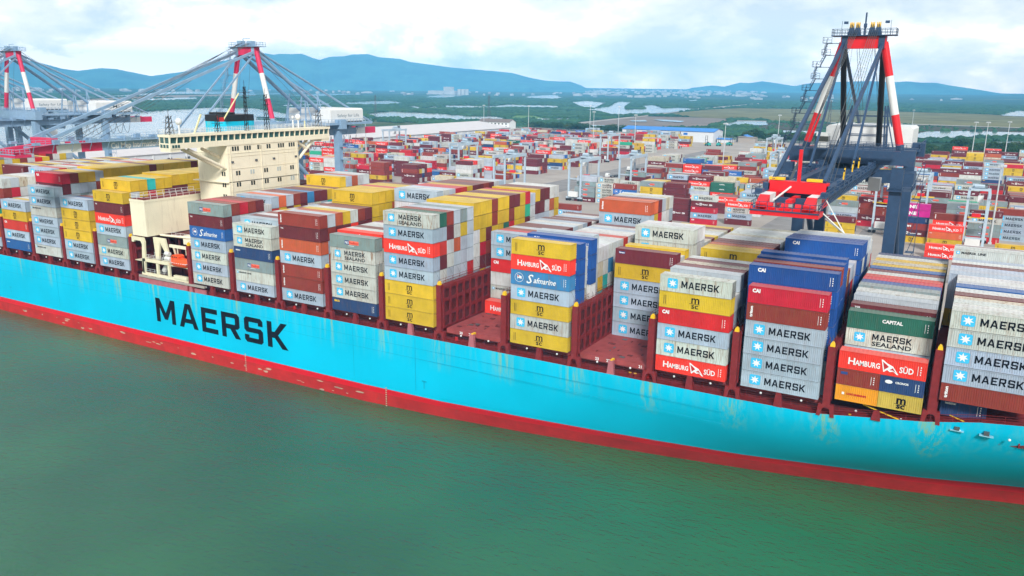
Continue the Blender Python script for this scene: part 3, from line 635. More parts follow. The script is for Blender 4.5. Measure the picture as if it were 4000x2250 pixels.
PONDS = {'river':[(-657,58),(-657,640),(-760,700),(-900,760),(-1000,890),(-1110,905),(-1600,1376),(-1720,1331),(-1580,1020),(-1900,1000),(-2600,1100),(-3000,58)],'p1':[(-1160,1247),(-1244,1450),(-1146,1436),(-1103,1432),(-971,1356),(-873,1352),(-775,1212),(-851,1154),(-913,1157),(-955,1159),(-1017,1129)],
'p2':[(-1890,2014),(-2031,2322),(-2056,2481),(-1776,2214),(-1663,1946),(-1723,1849)],'p3':[(-1517,1872),(-1527,1929),(-1350,1740),(-1440,1918),(-1320,1781),(-1319,1649)],
'p3b':[(-1491,2020),(-1432,2111),(-1350,2053),(-1417,2340),(-1244,2039),(-1277,1841),(-1334,1819)],'p4':[(-1829,1680),(-1911,1977),(-1683,1726),(-1668,1520)],
'p5':[(-3582,3091),(-4029,3909),(-3527,3405),(-3290,2828)],'q1':[(-3036,1810),(-3463,2305),(-4604,3489),(-4602,4171),(-3791,3413),(-3645,2735),(-3151,2085),(-2857,1701)],
'q2':[(-2634,1748),(-2854,2104),(-2885,2250),(-2540,1964),(-2403,1589)],'q3':[(-1400,1010),(-1569,1100),(-1720,1331),(-1613,1376),(-1000,975)],
'r1':[(-1417,2340),(-1263,2370),(-1119,2121),(-1234,2021)],'r2':[(-2390,4203),(-2904,5493),(-2113,4159),(-1912,3612),(-2145,3778)],
'r3':[(-979,1972),(-1080,2377),(-1441,3330),(-1349,3287),(-1078,2531),(-906,2120),(-889,2378),(-872,2466),(-795,2443),(-718,1954),(-733,1744),(-743,1616),(-879,1864)],
'r3b':[(-1510,2988),(-1594,3344),(-1341,2979),(-1048,2220),(-1077,2180)],'r3c':[(-1070,2667),(-1098,2850),(-904,2422),(-882,2207)],'r4':[(-777,1325),(-729,1402),(-703,1332),(-750,1282)],
'r5':[(-637,1153),(-500,1152),(-462,1084),(-530,1077)],'r6':[(-427,1410),(-425,1517),(-373,1537),(-336,1376),(-396,1301)],'r7':[(-1365,4092),(-1390,4355),(-1245,3874),(-1239,3719)],
's1':[(-89,1232),(-80,1327),(-33,1397),(65,1419),(60,1279),(5,1258),(-37,1169),(-66,1105),(-84,1154)],'s2':[(43,2759),(79,3197),(133,3266),(102,2428),(31,2494)],
's3':[(-280,1198),(-213,1206),(-201,1133),(-259,1127)],'s4':[(-8,1091),(15,1098),(57,1177),(54,1101),(-4,1053)],'w1':[(-580,1449),(-561,1469),(-509,1432),(-496,1371),(-537,1392)],'w2':[(-598,1373),(-581,1413),(-555,1353),(-577,1329)],
'v1':[(-3100,2950),(-3700,3900),(-3500,4000),(-2900,3000)],'v2':[(-1250,2500),(-1500,3050),(-1420,3100),(-1150,2480)],'v3':[(-2500,3300),(-3000,4200),(-2850,4250),(-2350,3300)]}
FIELDS = {'mud':[(-641,1196),(-677,1643),(-580,1674),(-475,1649),(-404,1212),(-478,1127)],'grass':[(-687,1798),(-741,2338),(-722,2676),(-630,2669),(-404,1672),(-537,1664)],
'grass2':[(-636,2694),(-411,2775),(-211,2694),(6,2605),(102,2428),(74,1648),(-54,1660),(-162,1654),(-395,1631)],'scrub':[(-381,1486),(-159,1626),(72,1597),(65,1419),(-33,1403),(-80,1340),(-93,1229),(-216,1191),(-310,1190)],
'road':[(-452,1571),(-164,1683),(74,1657),(73,1630),(-161,1645),(-442,1534)],'road2':[(-643,1222),(-694,1687),(-792,2327),(-864,3224),(-930,3988),(-883,3783),(-811,3019),(-751,2217),(-667,1639),(-624,1212)],
'fgreen':[(-910,1457),(-861,1481),(-776,1352),(-821,1303)],'dry':[(-2701,1595),(-3166,2179),(-3453,2583),(-3563,3199),(-3096,2763),(-2875,2046),(-2685,1785),(-2279,1330)]}
grassm = mat('dry_grass', (.17, .165, .075), .9, .35, .012, rust=.3, spec=.05); mudm = mat('mud_flat', (.20, .165, .14), .8, .2, .02, spec=.2)
scrubm = mat('scrub_ground', (.075, .075, .05), .9, .4, .05, spec=.05); roadm = mat('dirt_road', (.36, .33, .30), .9, .15, .05); fgm = mat('reed_green', (.09, .2, .05), .9, .2, .05)
FM = dict(mud=mudm, grass=grassm, grass2=grassm, scrub=scrubm, road=roadm, road2=roadm, fgreen=fgm, dry=mat('dry_field', (.23, .18, .13), .9, .2, .01))
s = MB()
for ip, (k, pl) in enumerate(PONDS.items()):
    # ragged shoreline
    pts = []
    for a, b in zip(pl, pl[1:]+pl[:1]):
        for q in range(6):
            t = q/6; j = .035*math.dist(a, b)
            pts.append((a[0]+(b[0]-a[0])*t+(rnd.random()-.5)*j*(q > 0), a[1]+(b[1]-a[1])*t+(rnd.random()-.5)*j*(q > 0)))
    s.face([(x, y, -15.3+.025*ip) for x, y in pts])
s.build('pond_water', pondwater, kind='structure')
for i, (k, pl) in enumerate(FIELDS.items()):
    s = MB(); s.face([(x, y, -15.85+.03*i) for x, y in pl])
    nm = {'mud': 'mud_flat', 'scrub': 'scrubland', 'road': 'dirt_road', 'road2': 'dirt_road', 'dry': 'dry_field', 'fgreen': 'reed_bed'}.get(k, 'grass_field')
    s.build(nm, FM[k], kind='structure')
def inpoly(x, y, pl):
    c = False; j = len(pl)-1
    for i in range(len(pl)):
        if (pl[i][1] > y) != (pl[j][1] > y) and x < (pl[j][0]-pl[i][0])*(y-pl[i][1])/(pl[j][1]-pl[i][1])+pl[i][0]: c = not c
        j = i
    return c
# mangrove canopy
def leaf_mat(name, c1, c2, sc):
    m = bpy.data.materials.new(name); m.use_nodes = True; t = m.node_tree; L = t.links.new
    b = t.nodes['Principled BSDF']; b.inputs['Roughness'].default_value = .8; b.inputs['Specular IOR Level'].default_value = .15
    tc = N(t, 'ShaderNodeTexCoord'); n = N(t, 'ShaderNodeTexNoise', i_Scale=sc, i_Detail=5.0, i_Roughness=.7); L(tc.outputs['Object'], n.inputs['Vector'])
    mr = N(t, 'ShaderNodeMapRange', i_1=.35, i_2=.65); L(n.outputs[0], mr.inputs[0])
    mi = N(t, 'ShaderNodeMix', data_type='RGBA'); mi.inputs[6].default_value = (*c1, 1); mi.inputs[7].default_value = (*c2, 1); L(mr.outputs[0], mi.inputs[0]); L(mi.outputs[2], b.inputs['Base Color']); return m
mang = leaf_mat('mangrove_leaf', (.012, .055, .035), (.045, .12, .05), .01)
nr = np.random.default_rng(5); keepv = []; tris = []
ico = [(0,0,1),(.9,0,.45),(.28,.85,.45),(-.73,.53,.45),(-.73,-.53,.45),(.28,-.85,.45),(1,.3,-.3),(0,1.05,-.3),(-1,.3,-.3),(-.6,-.9,-.3),(.6,-.9,-.3)]
icf = [(0,1,2),(0,2,3),(0,3,4),(0,4,5),(0,5,1),(1,6,2),(2,6,7),(2,7,3),(3,7,8),(3,8,4),(4,8,9),(4,9,5),(5,9,10),(5,10,1),(1,10,6)]
allp = list(PONDS.values()) + [FIELDS[k] for k in ('mud','grass','grass2','road','road2','dry','fgreen')]
bb = [(min(a for a, b in p), max(a for a, b in p), min(b for a, b in p), max(b for a, b in p), p) for p in allp]
V = []; Fc = []; n_c = 0
for _ in range(60000):
    d = math.sqrt(nr.uniform(1150**2, 4600**2)) if nr.random() < .75 else nr.uniform(1150, 2600); a = R(nr.uniform(-63, 4))
    x, y = d*math.sin(a), CAM[1]+d*math.cos(a)
    if y < 980: continue
    if x > -270 and y < 1150 and False: continue
    def blocked(x, y): return any(b[0] < x < b[1] and b[2] < y < b[3] and inpoly(x, y, b[4]) for b in bb)
    if blocked(x, y) or blocked(x*1.02, (y-CAM[1])*1.02+CAM[1]) : continue
    if inpoly(x, y, FIELDS['scrub']) and nr.random() < .75: continue
    sc = nr.uniform(5, 10)*(.75 if d < 1700 else 1.2); hh = nr.uniform(2.2, 4.2); rot = nr.uniform(0, 6.28); c_, s_ = math.cos(rot), math.sin(rot); b0 = len(V)
    if inpoly(x, y, FIELDS['scrub']): sc *= .5; hh *= .6
    for vx, vy, vz in ico: V.append((x+sc*(vx*c_-vy*s_), y+sc*(vx*s_+vy*c_), -15.2+hh*(vz+.35)))
    Fc += [(b0+i, b0+j, b0+k) for i, j, k in icf]; n_c += 1
    if n_c > 24000: break
me = bpy.data.meshes.new('mangrove'); me.from_pydata(V, [], Fc); me.materials.append(mang); me.update()
o = bpy.data.objects.new('mangrove_forest', me); COL.objects.link(o); o['kind'] = 'stuff'; o['label'] = 'dense green mangrove canopy spreading across the marsh between the ponds'; o['category'] = 'forest'
# hills : (azimuth, tan elevation) skylines at their own distances
hillm = leaf_mat('hazed_hill_forest', (.02, .11, .15), (.05, .19, .19), .003)  # forest green with blue distance haze put into both leaf colours
HL = [(-68,.014),(-64.9,.0162),(-61.2,.0183),(-60,.0204),(-59.2,.0177),(-58.1,.0119),(-57.3,.0101),(-56,.0134),(-55.2,.0129),(-54.2,.0095),(-53.2,.0057),(-52.5,.0078),(-51.5,.0105),(-50.9,.0124),(-50,.0176),(-49,.0232),(-47.9,.0264),(-46.6,.0325),(-46.2,.033),(-45.7,.0317),(-45.4,.0327),(-44.5,.0324),(-43.9,.0332),(-43.3,.0297),(-42.8,.0268),(-42.1,.0304),(-41.2,.0313),(-40.6,.0338),(-39.6,.0344),(-38.9,.0312),(-37.5,.0295),(-36.8,.0265),(-35.8,.0244),(-34.2,.0207),(-32.5,.0188),(-30.8,.0165),(-29.9,.0155),(-28.8,.0107),(-27.6,.0065),(-26.7,.0058),(-25.9,.0059),(-25.1,.0014),(-24.3,-.006)]
HR = [(-19,-.006),(-17.7,.0003),(-16.4,.0032),(-15.6,.0022),(-14.6,.007),(-14,.0065),(-13.2,.0089),(-12.2,.0065),(-11.2,.0036),(-10.3,.0069),(-9.2,.0079),(-8.2,.0092),(-6.7,.01),(-5.2,.0091),(-4.6,.01),(-3.8,.0088),(-2.9,.0087),(-2.3,.0064),(-1.5,.0044),(-.8,.0025),(.4,-.001),(2,-.006)]
def hills(prof, dist, depth, name, seed):
    r_ = np.random.default_rng(seed); az = np.array([p[0] for p in prof]); el = np.array([p[1] for p in prof]); na = int((az[-1]-az[0])/.16); nd = 26
    A = np.linspace(az[0], az[-1], na); E = np.interp(A, az, el); V = []; Fc = []
    rough = r_.normal(0, 1, (nd, na)); sm = rough.copy()
    for _ in range(3): sm = (sm+np.roll(sm, 1, 1)+np.roll(sm, -1, 1)+np.roll(sm, 1, 0)+np.roll(sm, -1, 0))/5
    gul = np.interp(np.arange(na), np.arange(0, na, 7), r_.normal(0, 1, len(np.arange(0, na, 7))))
    for i in range(nd):
        t = i/(nd-1)-.5; prof_ = max(0, 1-abs(t*2)**1.3)
        for j in range(na):
            d = dist+depth*t+ (gul[j]*depth*.05)*(prof_*(1-prof_)*4)
            top = (E[j]*dist+CAM[2]+18)
            z = -18+max(0, top)*prof_*(1+.07*sm[i][j]*(1-prof_)*4 + .10*gul[j]*prof_*(1-prof_)*4) 
            if prof_ > .985: z = -18+max(0, top)+sm[i][j]*5
            V.append((d*math.sin(R(A[j])), CAM[1]+d*math.cos(R(A[j])), z))
    for i in range(nd-1):
        for j in range(na-1): a = i*na+j; Fc.append((a, a+1, a+na+1, a+na))
    me = bpy.data.meshes.new(name); me.from_pydata(V, [], Fc); me.materials.append(hillm); me.polygons.foreach_set('use_smooth', [True]*len(Fc)); me.update()
    o = bpy.data.objects.new(name, me); COL.objects.link(o); o['kind'] = 'structure'
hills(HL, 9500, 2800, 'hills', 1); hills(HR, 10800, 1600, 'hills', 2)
# town and works in the distance
townm = mat('town_white', (.42, .43, .43), .7, .2, .02); towng = mat('town_grey', (.22, .25, .28), .7, .2, .02)
s = MB(); tr = random.Random(3)
for _ in range(330):
    if tr.random() < .55: az_, d = tr.uniform(-25, -13), tr.uniform(6500, 10500)
    else: az_, d = tr.uniform(-62, -2), tr.choice([tr.uniform(4800, 7600), tr.uniform(5200, 6200)])
    if any(inpoly(d*math.sin(R(az_)), CAM[1]+d*math.cos(R(az_)), p) for p in PONDS.values()): continue
    x, y = d*math.sin(R(az_)), CAM[1]+d*math.cos(R(az_)); big = tr.random() < .15
    wx, wy, h = tr.uniform(12, 34)*(2.6 if big else 1), tr.uniform(10, 25)*(1.4 if big else 1), tr.uniform(5, 14)
    gh = gz(y); s.box(x, x+wx, y, y+wy, gh-3, gh+h, tr.choice([0, 0, 1]))
    s.prism([(x-.5, gh+h), (x+wx+.5, gh+h), (x+wx/2, gh+2+h+wx*.05)], 1, y-.5, y+wy+.5, 0)
s.build('distant_town', [townm, towng], kind='stuff', label='scattered pale houses and works of the far town beyond the marsh', category='town')
def shed(name, label, x0, x1, y0, y1, h, wm, rm, ridge='x', rise=2.0, cat='building', doors=0, z0=QZ):
    t = thing(name, label, cat, ((x0+x1)/2, y0, z0)); cx = (x0+x1)/2; X0, X1, D = x0-cx, x1-cx, y1-y0
    m = MB(); m.box(X0, X1, 0, D, 0, h)
    if ridge == 'x': m.prism([(0,h),(D,h),(D/2,h+rise)], 0, X0, X1)
    else: m.prism([(X0,h),(X1,h),(0,h+rise)], 1, 0, D)
    m.build('wall', wm, t); m = MB()
    if ridge == 'x':
        for a, b in ((-.8, D/2), (D+.8, D/2)): m.face([(X0-.8,a,h-.1),(X1+.8,a,h-.1),(X1+.8,b,h+rise+.15),(X0-.8,b,h+rise+.15)]); m.face([(X0-.8,a,h-.35),(X1+.8,a,h-.35),(X1+.8,b,h+rise-.1),(X0-.8,b,h+rise-.1)])
    else:
        for a, b in ((X0-.8, 0), (X1+.8, 0)): m.face([(a,-.8,h-.1),(a,D+.8,h-.1),(b,D+.8,h+rise+.15),(b,-.8,h+rise+.15)]); m.face([(a,-.8,h-.35),(a,D+.8,h-.35),(b,D+.8,h+rise-.1),(b,-.8,h+rise-.1)])
    m.build('roof', rm, t)
    return t, X0, X1, D
sheetw = mat('sheet_wall', (.62, .64, .66), .6, .06, .3); roofw = mat('sheet_roof', (.62, .58, .57), .5, .07, .15); roofb = mat('blue_roof', (.03, .22, .62), .5, .1, .2); roofd = mat('brown_roof', (.18, .14, .12), .7, .15)
t, X0, X1, D = shed('warehouse', 'huge pale warehouse with long shallow roof behind the left yard', -622, -525, 200, 783, 10.5, sheetw, roofw, 'y', 6.5)
for k in range(36):
    m = MB(); m.box(X1+.02, X1+.25, 8+k*16, 12+k*16, 5.2, 6.8); m.build('vent', steel, t)
for k in range(40):
    m = MB(); m.box(X1-.02, X1+.5, 1+k*14.6, 1.8+k*14.6, 0, 9.6); m.build('pilaster', whitep, t)
t, X0, X1, D = shed('workshop', 'long white workshop with bright blue roof at the back of the yard', -388, -274, 822, 862, 12.5, sheetw, roofb, 'x', 3)
m = MB(); m.box(X0+22, X0+74, -9, .0, 6.3, 6.8); [m.tube((X0+24+k*10, -8.5, 0), (X0+24+k*10, -8.5, 6.3), .2) for k in range(6)]; m.build('canopy', steel, t)
for a, b in ((24, 36), (40, 52), (56, 68)): m = MB(); m.box(X0+a, X0+b, -.12, .05, .1, 5.4); m.build('door', darkglass, t)
for a in (26, 46, 78): m = MB(); m.box(X0+a, X0+a+5, -.12, .05, 8, 10.5); m.build('window', mat('blue_panel', (.02, .15, .5), .5), t)
t, X0, X1, D = shed('open_shelter', 'small open shelter with arched blue cover near the yard fence', -258, -243, 866, 884, 5.5, steel, roofb, 'y', 2.5)
t, X0, X1, D = shed('lean_to', 'low blue roofed lean to beside the workshop', -272, -256, 832, 845, 4.2, sheetw, roofb, 'x', 1)
t, X0, X1, D = shed('gate_office', 'low grey flat office right of the workshop', -252, -232, 850, 862, 6.5, conc, conc, 'x', .3)
t, X0, X1, D = shed('yard_hut', 'brown hipped roof hut at the back of the yard', -525, -496, 836, 850, 5, conc, roofd, 'x', 3)
t, X0, X1, D = shed('yard_office', 'white two storey office with dark roof behind the warehouse', -665, -612, 930, 950, 9.5, whitep, roofd, 'x', 4)
for fl in range(2):
    for k in range(8): m = MB(); m.box(X0+3+k*6.2, X0+5.6+k*6.2, -.1, .05, 2+fl*4, 4+fl*4); m.build('window', darkglass, t)
t, X0, X1, D = shed('long_shed', 'low shed with blue roof edge behind the left yard stacks', -500, -440, 800, 815, 5, sheetw, roofb, 'x', 1.2)
t, X0, X1, D = shed('silo_works', 'bright white works with tall block below the long hill', -3360, -3140, 4560, 4620, 24, townm, townm, 'x', 2, z0=-16)
m = MB(); m.box(X1-90, X1-30, 0, 40, 24, 52); m.build('tower_block', townm, t)
for k in range(3): m = MB(); m.tube((X1+25+k*30, 20, 0), (X1+25+k*30, 20, 38), 13, n=14); m.build('silo', townm, t)
# ================================================================ light masts
mastm = mat('galvanised', (.50, .54, .56), .5, .1)
def light_mast(x, y, h, label):
    t = thing('light_mast', label, 'light mast', (x, y, QZ), 'tall lighting masts over the yard')
    m = MB(); m.tube((0,0,0), (0,0,h), .45, .2, 8); m.box(-.7, .7, -.7, .7, 0, .8); m.build('pole', mastm, t)
    m = MB(); m.tube((0,0,h-.3), (0,0,h), 1.6, 1.6, 10); [m.box(1.5*math.cos(k*.785)-.35, 1.5*math.cos(k*.785)+.35, 1.5*math.sin(k*.785)-.3, 1.5*math.sin(k*.785)+.3, h-.9, h-.3) for k in range(8)]
    m.build('lamp_ring', mastm, t)
for x, y, h, lb in [(-542,862,36,'slim grey light mast behind the yard, left of the brown hut'),(-477,921,37,'slim light mast between the brown hut and the workshop'),(-446,949,36,'thin light mast just left of the workshop'),
    (-602,843,36,'slim light mast in front of the warehouse gable'),(-168,485,37,'tall light mast standing mid yard right of the open road'),(-188,763,36,'light mast on the open ground behind the yard'),
    (-97,1267,34,'light mast far beyond the navy crane near the river'),(-7,680,37,'left mast of the close pair at the right yard edge'),(2,686,37,'right mast of the close pair at the right yard edge'),
    (19,750,36,'rightmost light mast beside the round bush'),(-406,357,37,'light mast in the left yard below the warehouse'),(-300,640,36,'light mast left of the open yard road'),(8,262,33,'near light mast beside the rightmost gantry'),(-372,700,36,'light mast in the far middle of the yard')]: light_mast(x, y, h, lb)
def pylon(x, y, label, h=34):
    t = MB()
    for sx in (-1, 1):
        for sy in (-1, 1): t.beam((sx*2.6, sy*2.6, 0), (sx*.4, sy*.4, h), .3)
    for k in range(7):
        z0, z1 = h*k/7, h*(k+1)/7; w0, w1 = 2.6-2.2*k/7, 2.6-2.2*(k+1)/7
        for a in (-1, 1): t.beam((-w0, a*w0, z0), (w1, a*w1, z1), .18); t.beam((a*w0, -w0, z0), (a*w1, w1, z1), .18)
    for z in (h-3, h-8): t.beam((-5, 0, z), (5, 0, z), .3)
    o = t.build('pylon', steel, None, (x, y, -16)); o['label'] = label; o['category'] = 'pylon'
pylon(-1010, 1110, 'steel lattice pylon by the pond behind the warehouse', 44); pylon(-800, 1180, 'lattice pylon at the pond end right of the warehouse ridge', 46); pylon(-160, 900, 'lattice mast left of the navy crane legs', 52); pylon(-1560, 1500, 'lattice pylon beyond the grey crane machine house', 44)
# ================================================================ trees
leafs = [leaf_mat('leaf_dark', (.014, .05, .02), (.05, .11, .035), .5), leaf_mat('leaf_olive', (.03, .07, .02), (.09, .13, .04), .5)]
def tree_proto(seed, h, w, mi):
    r_ = random.Random(seed); t = MB(); t.tube((0,0,0), (0,0,h*.45), .28, .18, 7)
    tips = []
    for k in range(6):
        a = k*1.05+r_.random(); p = (math.cos(a)*w*.45, math.sin(a)*w*.45, h*(.5+.3*r_.random())); t.tube((0,0,h*(.28+.04*k)), p, .14, .05, 5); tips.append(p)
    c = MB(); cent = [(p[0], p[1], p[2]+.5, w*.33) for p in tips] + [(0,0,h*.8,w*.4),(0,0,h*.6,w*.45)]
    for _ in range(6): cent.append((r_.uniform(-.5,.5)*w, r_.uniform(-.5,.5)*w, h*r_.uniform(.4,.85), w*r_.uniform(.16,.3)))
    for cx, cy, cz, rr in cent:
        for _ in range(150):
            a, b = r_.uniform(0, 6.283), math.acos(r_.uniform(-1, 1)); q = rr*(.55+.5*r_.random())
            x, y, z = cx+q*math.sin(b)*math.cos(a), cy+q*math.sin(b)*math.sin(a), cz+q*math.cos(b)*.8
            sz = r_.uniform(.22, .5); d1 = Vector((r_.uniform(-1,1), r_.uniform(-1,1), r_.uniform(-1,1))).normalized()*sz; d2 = Vector((r_.uniform(-1,1), r_.uniform(-1,1), r_.uniform(-1,1))).normalized()*sz
            P0 = Vector((x, y, z)); c.face([P0-d1, P0+d2, P0+d1, P0-d2])
    root = thing('leafy_tree', 'tree', 'tree'); t.build('trunk', trunkm, root); c.build('crown', leafs[mi], root); return root
protos = [tree_proto(1, 9, 7, 0), tree_proto(2, 7.5, 7, 0), tree_proto(3, 8, 6, 1), tree_proto(4, 11, 8, 0)]
trs = []
for k in range(46): trs.append((-112+k*3.9+tr.uniform(-3, 3), 762+tr.uniform(0, 60)+max(0, (k-20))*1.2, .9+.5*tr.random(), 'right'))
for k in range(30): trs.append((-30+k*5+tr.uniform(-3, 3), 850+tr.uniform(0, 60), 1+.5*tr.random(), 'rightback'))
for k in range(40): trs.append((-600+k*5.2+tr.uniform(-3, 3), 975+tr.uniform(-20, 25)-k*.3, .9+.4*tr.random(), 'left'))
for k in range(26): trs.append((-262+k*6.2+tr.uniform(-3, 3), 925+tr.uniform(-15, 25)-k*1.0, 1+.5*tr.random(), 'mid'))
trs.append((17, 640, 1.0, 'single')); trs.append((-470, 985, 1.4, 'left'))
lw = {'right': 'right of the navy crane, %s from the left in the front belt', 'rightback': 'right of the navy crane, %s from the left in the back belt', 'left': 'in the belt left of the workshop, %s from the left', 'mid': 'in the belt right of the workshop, %s from the left', 'single': 'standing alone at the right yard corner'}
cn = {}
for i, (x, y, sc_, g) in enumerate(sorted(trs)):
    pr = protos[i % 4]; o = pr if i < 4 else pr.copy()
    if i >= 4:
        COL.objects.link(o)
        for ch in list(pr.children): c = ch.copy(); COL.objects.link(c); c.parent = o
    o.location = (x, y, QZ if y < 700 else -15.9); o.scale = (sc_*1.15, sc_*1.15, sc_); o.rotation_euler = (0, 0, tr.random()*6.28)
    cn[g] = cn.get(g, 0)+1; lb = lw[g]; lb = lb % ordw[cn[g]] if '%s' in lb else lb
    o['label'] = ['dark green tree ', 'bushy green tree ', 'olive green tree ', 'tall dark tree '][i % 4]+lb; o['group'] = 'trees around the container yard'
m = MB(); fx = [(110, 700), (60, 850), (-120, 880), (-270, 900), (-400, 930), (-640, 960)]
for (a, b), (c, d) in zip(fx[:-1], fx[1:]): m.rail([(a, b-1, QZ), (c, d-1, QZ)], 2.4, 4, 3.0, .09)
m.build('boundary_fence', mastm, label='grey mesh boundary fence along the back of the container yard', category='fence')

# ================================================================ the ship
ship = thing('container_ship', 'huge container ship with bright blue hull and red underwater band lying along the quay', 'ship', (-150, 0, -20))
SO = Vector((-150, 0, -20))
def sb(mb, name, mats, parent=None, **tags):
    """ship part : geometry is given in world coordinates"""
    mb.v = [(x-SO[0], y-SO[1], z-SO[2]) for x, y, z in mb.v]
    return mb.build(name, mats, parent or ship, **tags)
def hull_mat():
    m = bpy.data.materials.new('hull_paint'); m.use_nodes = True; t = m.node_tree; L = t.links.new
    b = t.nodes['Principled BSDF']; b.inputs['Roughness'].default_value = .45; b.inputs['Specular IOR Level'].default_value = .25
    tc = N(t, 'ShaderNodeNewGeometry'); n = N(t, 'ShaderNodeTexNoise', i_Scale=.06, i_Detail=5.0); L(tc.outputs['Position'], n.inputs['Vector'])
    mr = N(t, 'ShaderNodeMapRange', i_1=.3, i_2=.7, i_3=.92, i_4=1.08); L(n.outputs[0], mr.inputs[0])
    sp = N(t, 'ShaderNodeSeparateXYZ'); L(tc.outputs['Position'], sp.inputs[0])
    mu = N(t, 'ShaderNodeVectorMath', operation='SCALE'); mu.inputs[0].default_value = (.0, .51, .76); L(mr.outputs[0], mu.inputs['Scale'])
    # rust runs down from the deck edge below each lashing bridge
    mp = N(t, 'ShaderNodeMapping'); mp.inputs['Scale'].default_value = (.9, .9, .05); L(tc.outputs['Position'], mp.inputs[0])
    n2 = N(t, 'ShaderNodeTexNoise', i_Scale=1.0, i_Detail=6.0, i_Roughness=.7); L(mp.outputs[0], n2.inputs['Vector'])
    px = N(t, 'ShaderNodeMath', operation='PINGPONG', i_1=7.38); ax = N(t, 'ShaderNodeMath', operation='ADD', i_1=104.6+147.5); L(sp.outputs[0], ax.inputs[0]); L(ax.outputs[0], px.inputs[0])
    bx = N(t, 'ShaderNodeMapRange', i_1=0.6, i_2=2.8, i_3=1.0, i_4=.12); L(px.outputs[0], bx.inputs[0])
    zz = N(t, 'ShaderNodeMapRange', i_1=-9.5, i_2=-2.8, i_3=0.0, i_4=.85); L(sp.outputs[2], zz.inputs[0])
    r2 = N(t, 'ShaderNodeMapRange', i_1=.47, i_2=.64, i_3=0.0, i_4=1.0); L(n2.outputs[0], r2.inputs[0])
    a1 = N(t, 'ShaderNodeMath', operation='MULTIPLY'); L(bx.outputs[0], a1.inputs[0]); L(zz.outputs[0], a1.inputs[1])
    a2 = N(t, 'ShaderNodeMath', operation='MULTIPLY', use_clamp=True); L(a1.outputs[0], a2.inputs[0]); L(r2.outputs[0], a2.inputs[1])
    mi = N(t, 'ShaderNodeMix', data_type='RGBA'); mi.inputs[7].default_value = (.36, .46, .10, 1); L(a2.outputs[0], mi.inputs[0]); L(mu.outputs[0], mi.inputs[6])
    L(mi.outputs[2], b.inputs['Base Color']); return m
hullblue = hull_mat()
hullred = mat('boot_topping', (.70, .008, .02), .4, .08, .1)
hullanti = mat('antifouling', (.52, .020, .018), .55, .22, .2, rust=.4)
ST = [(-335,3,-2.5,12,22),(-320,.6,-2.5,5,12),(-300,0,-2.5,1,4),(-280,0,-2.5,0,.8),(-250,0,-2.5,0,0),(-200,0,-2.5,0,0),(-150,0,-2.5,0,0),(-110,0,-2.5,.0,.6),(-90,0,-2.5,.6,2.2),(-72,0,-2.5,2.3,4.4),(-57,0,-2.5,4.0,6.6),(-44,0,-2.5,5.8,8.8),(-30,0,-2.5,8.0,11.4),(-18,.05,-2.4,10.8,14.0),(-10,.2,-1.4,12.8,15.8),(-2,.4,-.4,14.8,17.8),(5,.8,.9,17.2,19.8),(11,1.5,1.35,19.2,21.8),(20,2.6,2.2,21.8,24),(32,5,3.6,24.5,26),(45,9,5,26.5,27.3),(55,14,6,27.6,27.9),(64,24,6.5,27.9,28)]
YC = 28.1
def hull_y(st, z):
    x, yt, zt, yr, yw = st
    if z >= -15.8:
        t = max(0, (zt-z)/(zt+15.8)); return yt+(yr-yt)*t**1.7
    t = (-15.8-z)/4.2; return yr+(yw-yr)*t
hu = MB()
def strip(zf0, zf1, nz, m):
    for a, b in zip(ST[:-1], ST[1:]):
        for k in range(nz):
            for side in (0, 1):
                P4 = []
                for st_, kk in ((a, k), (b, k), (b, k+1), (a, k+1)):
                    z0, z1 = zf0(st_), zf1(st_); z = z0+(z1-z0)*kk/nz; y = hull_y(st_, z)
                    P4.append((st_[0], y if side == 0 else 2*YC-y, z))
                hu.face(P4 if side == 0 else P4[::-1], m)
strip(lambda s_: -24, lambda s_: -20, 1, 2); strip(lambda s_: -20, lambda s_: -17.2, 1, 2); strip(lambda s_: -17.2, lambda s_: -15.8, 1, 1); strip(lambda s_: -15.8, lambda s_: s_[2], 12, 0)
hme = hu.mesh('hull', [hullblue, hullred, hullanti])
hme.transform(Matrix.Translation(-SO)); import bmesh
bm = bmesh.new(); bm.from_mesh(hme); bmesh.ops.remove_doubles(bm, verts=bm.verts, dist=.001); bm.to_mesh(hme); bm.free(); hme.polygons.foreach_set('use_smooth', [True]*len(hme.polygons))
hull = bpy.data.objects.new('hull', hme); COL.objects.link(hull); hull.parent = ship
o = MB(); o.add(blocktext('MAERSK', -177.8, -12.1, 6.25, 45.9), (0, -.035, 0)); sb(o, 'lettering', inkm, hull)
o = MB()
for z in (-5.2, -7.4):   # plate seams
    x = -300
    while x < -42: o.box(x, x+24, -.012, .01, z, z+.06); x += 24.4
for x in (-112.6, -96, -160, -220): o.box(x, x+.09, -.014, .01, -14.5, -2.7)
for x in (-93.8, -244): o.box(x-.6, x+.6, -.02, .01, -12.1, -11.9); o.box(x-.08, x+.08, -.02, .01, -13.6, -11.9)
sb(o, 'plate_seam', mat('seam', (.0, .36, .55), .5), hull)
o = MB()
for a, b in zip(ST[:-1], ST[1:]): o.face([(a[0],a[1]+.02,a[2]-.02),(b[0],b[1]+.02,b[2]-.02),(b[0],2*YC-b[1],b[2]-.02),(a[0],2*YC-a[1],a[2]-.02)])
sb(o, 'main_deck', deckred)
o = MB()
for x in (2.2, 6.0): o.box(x-.9, x+.9, .45, 1.2, -1.0, -.9); o.box(x-.35, x+.35, .55, 1.2, -.85, -.35, 1)
sb(o, 'fairlead', [mat('pale_blue', (.25, .5, .6), .5), steel])
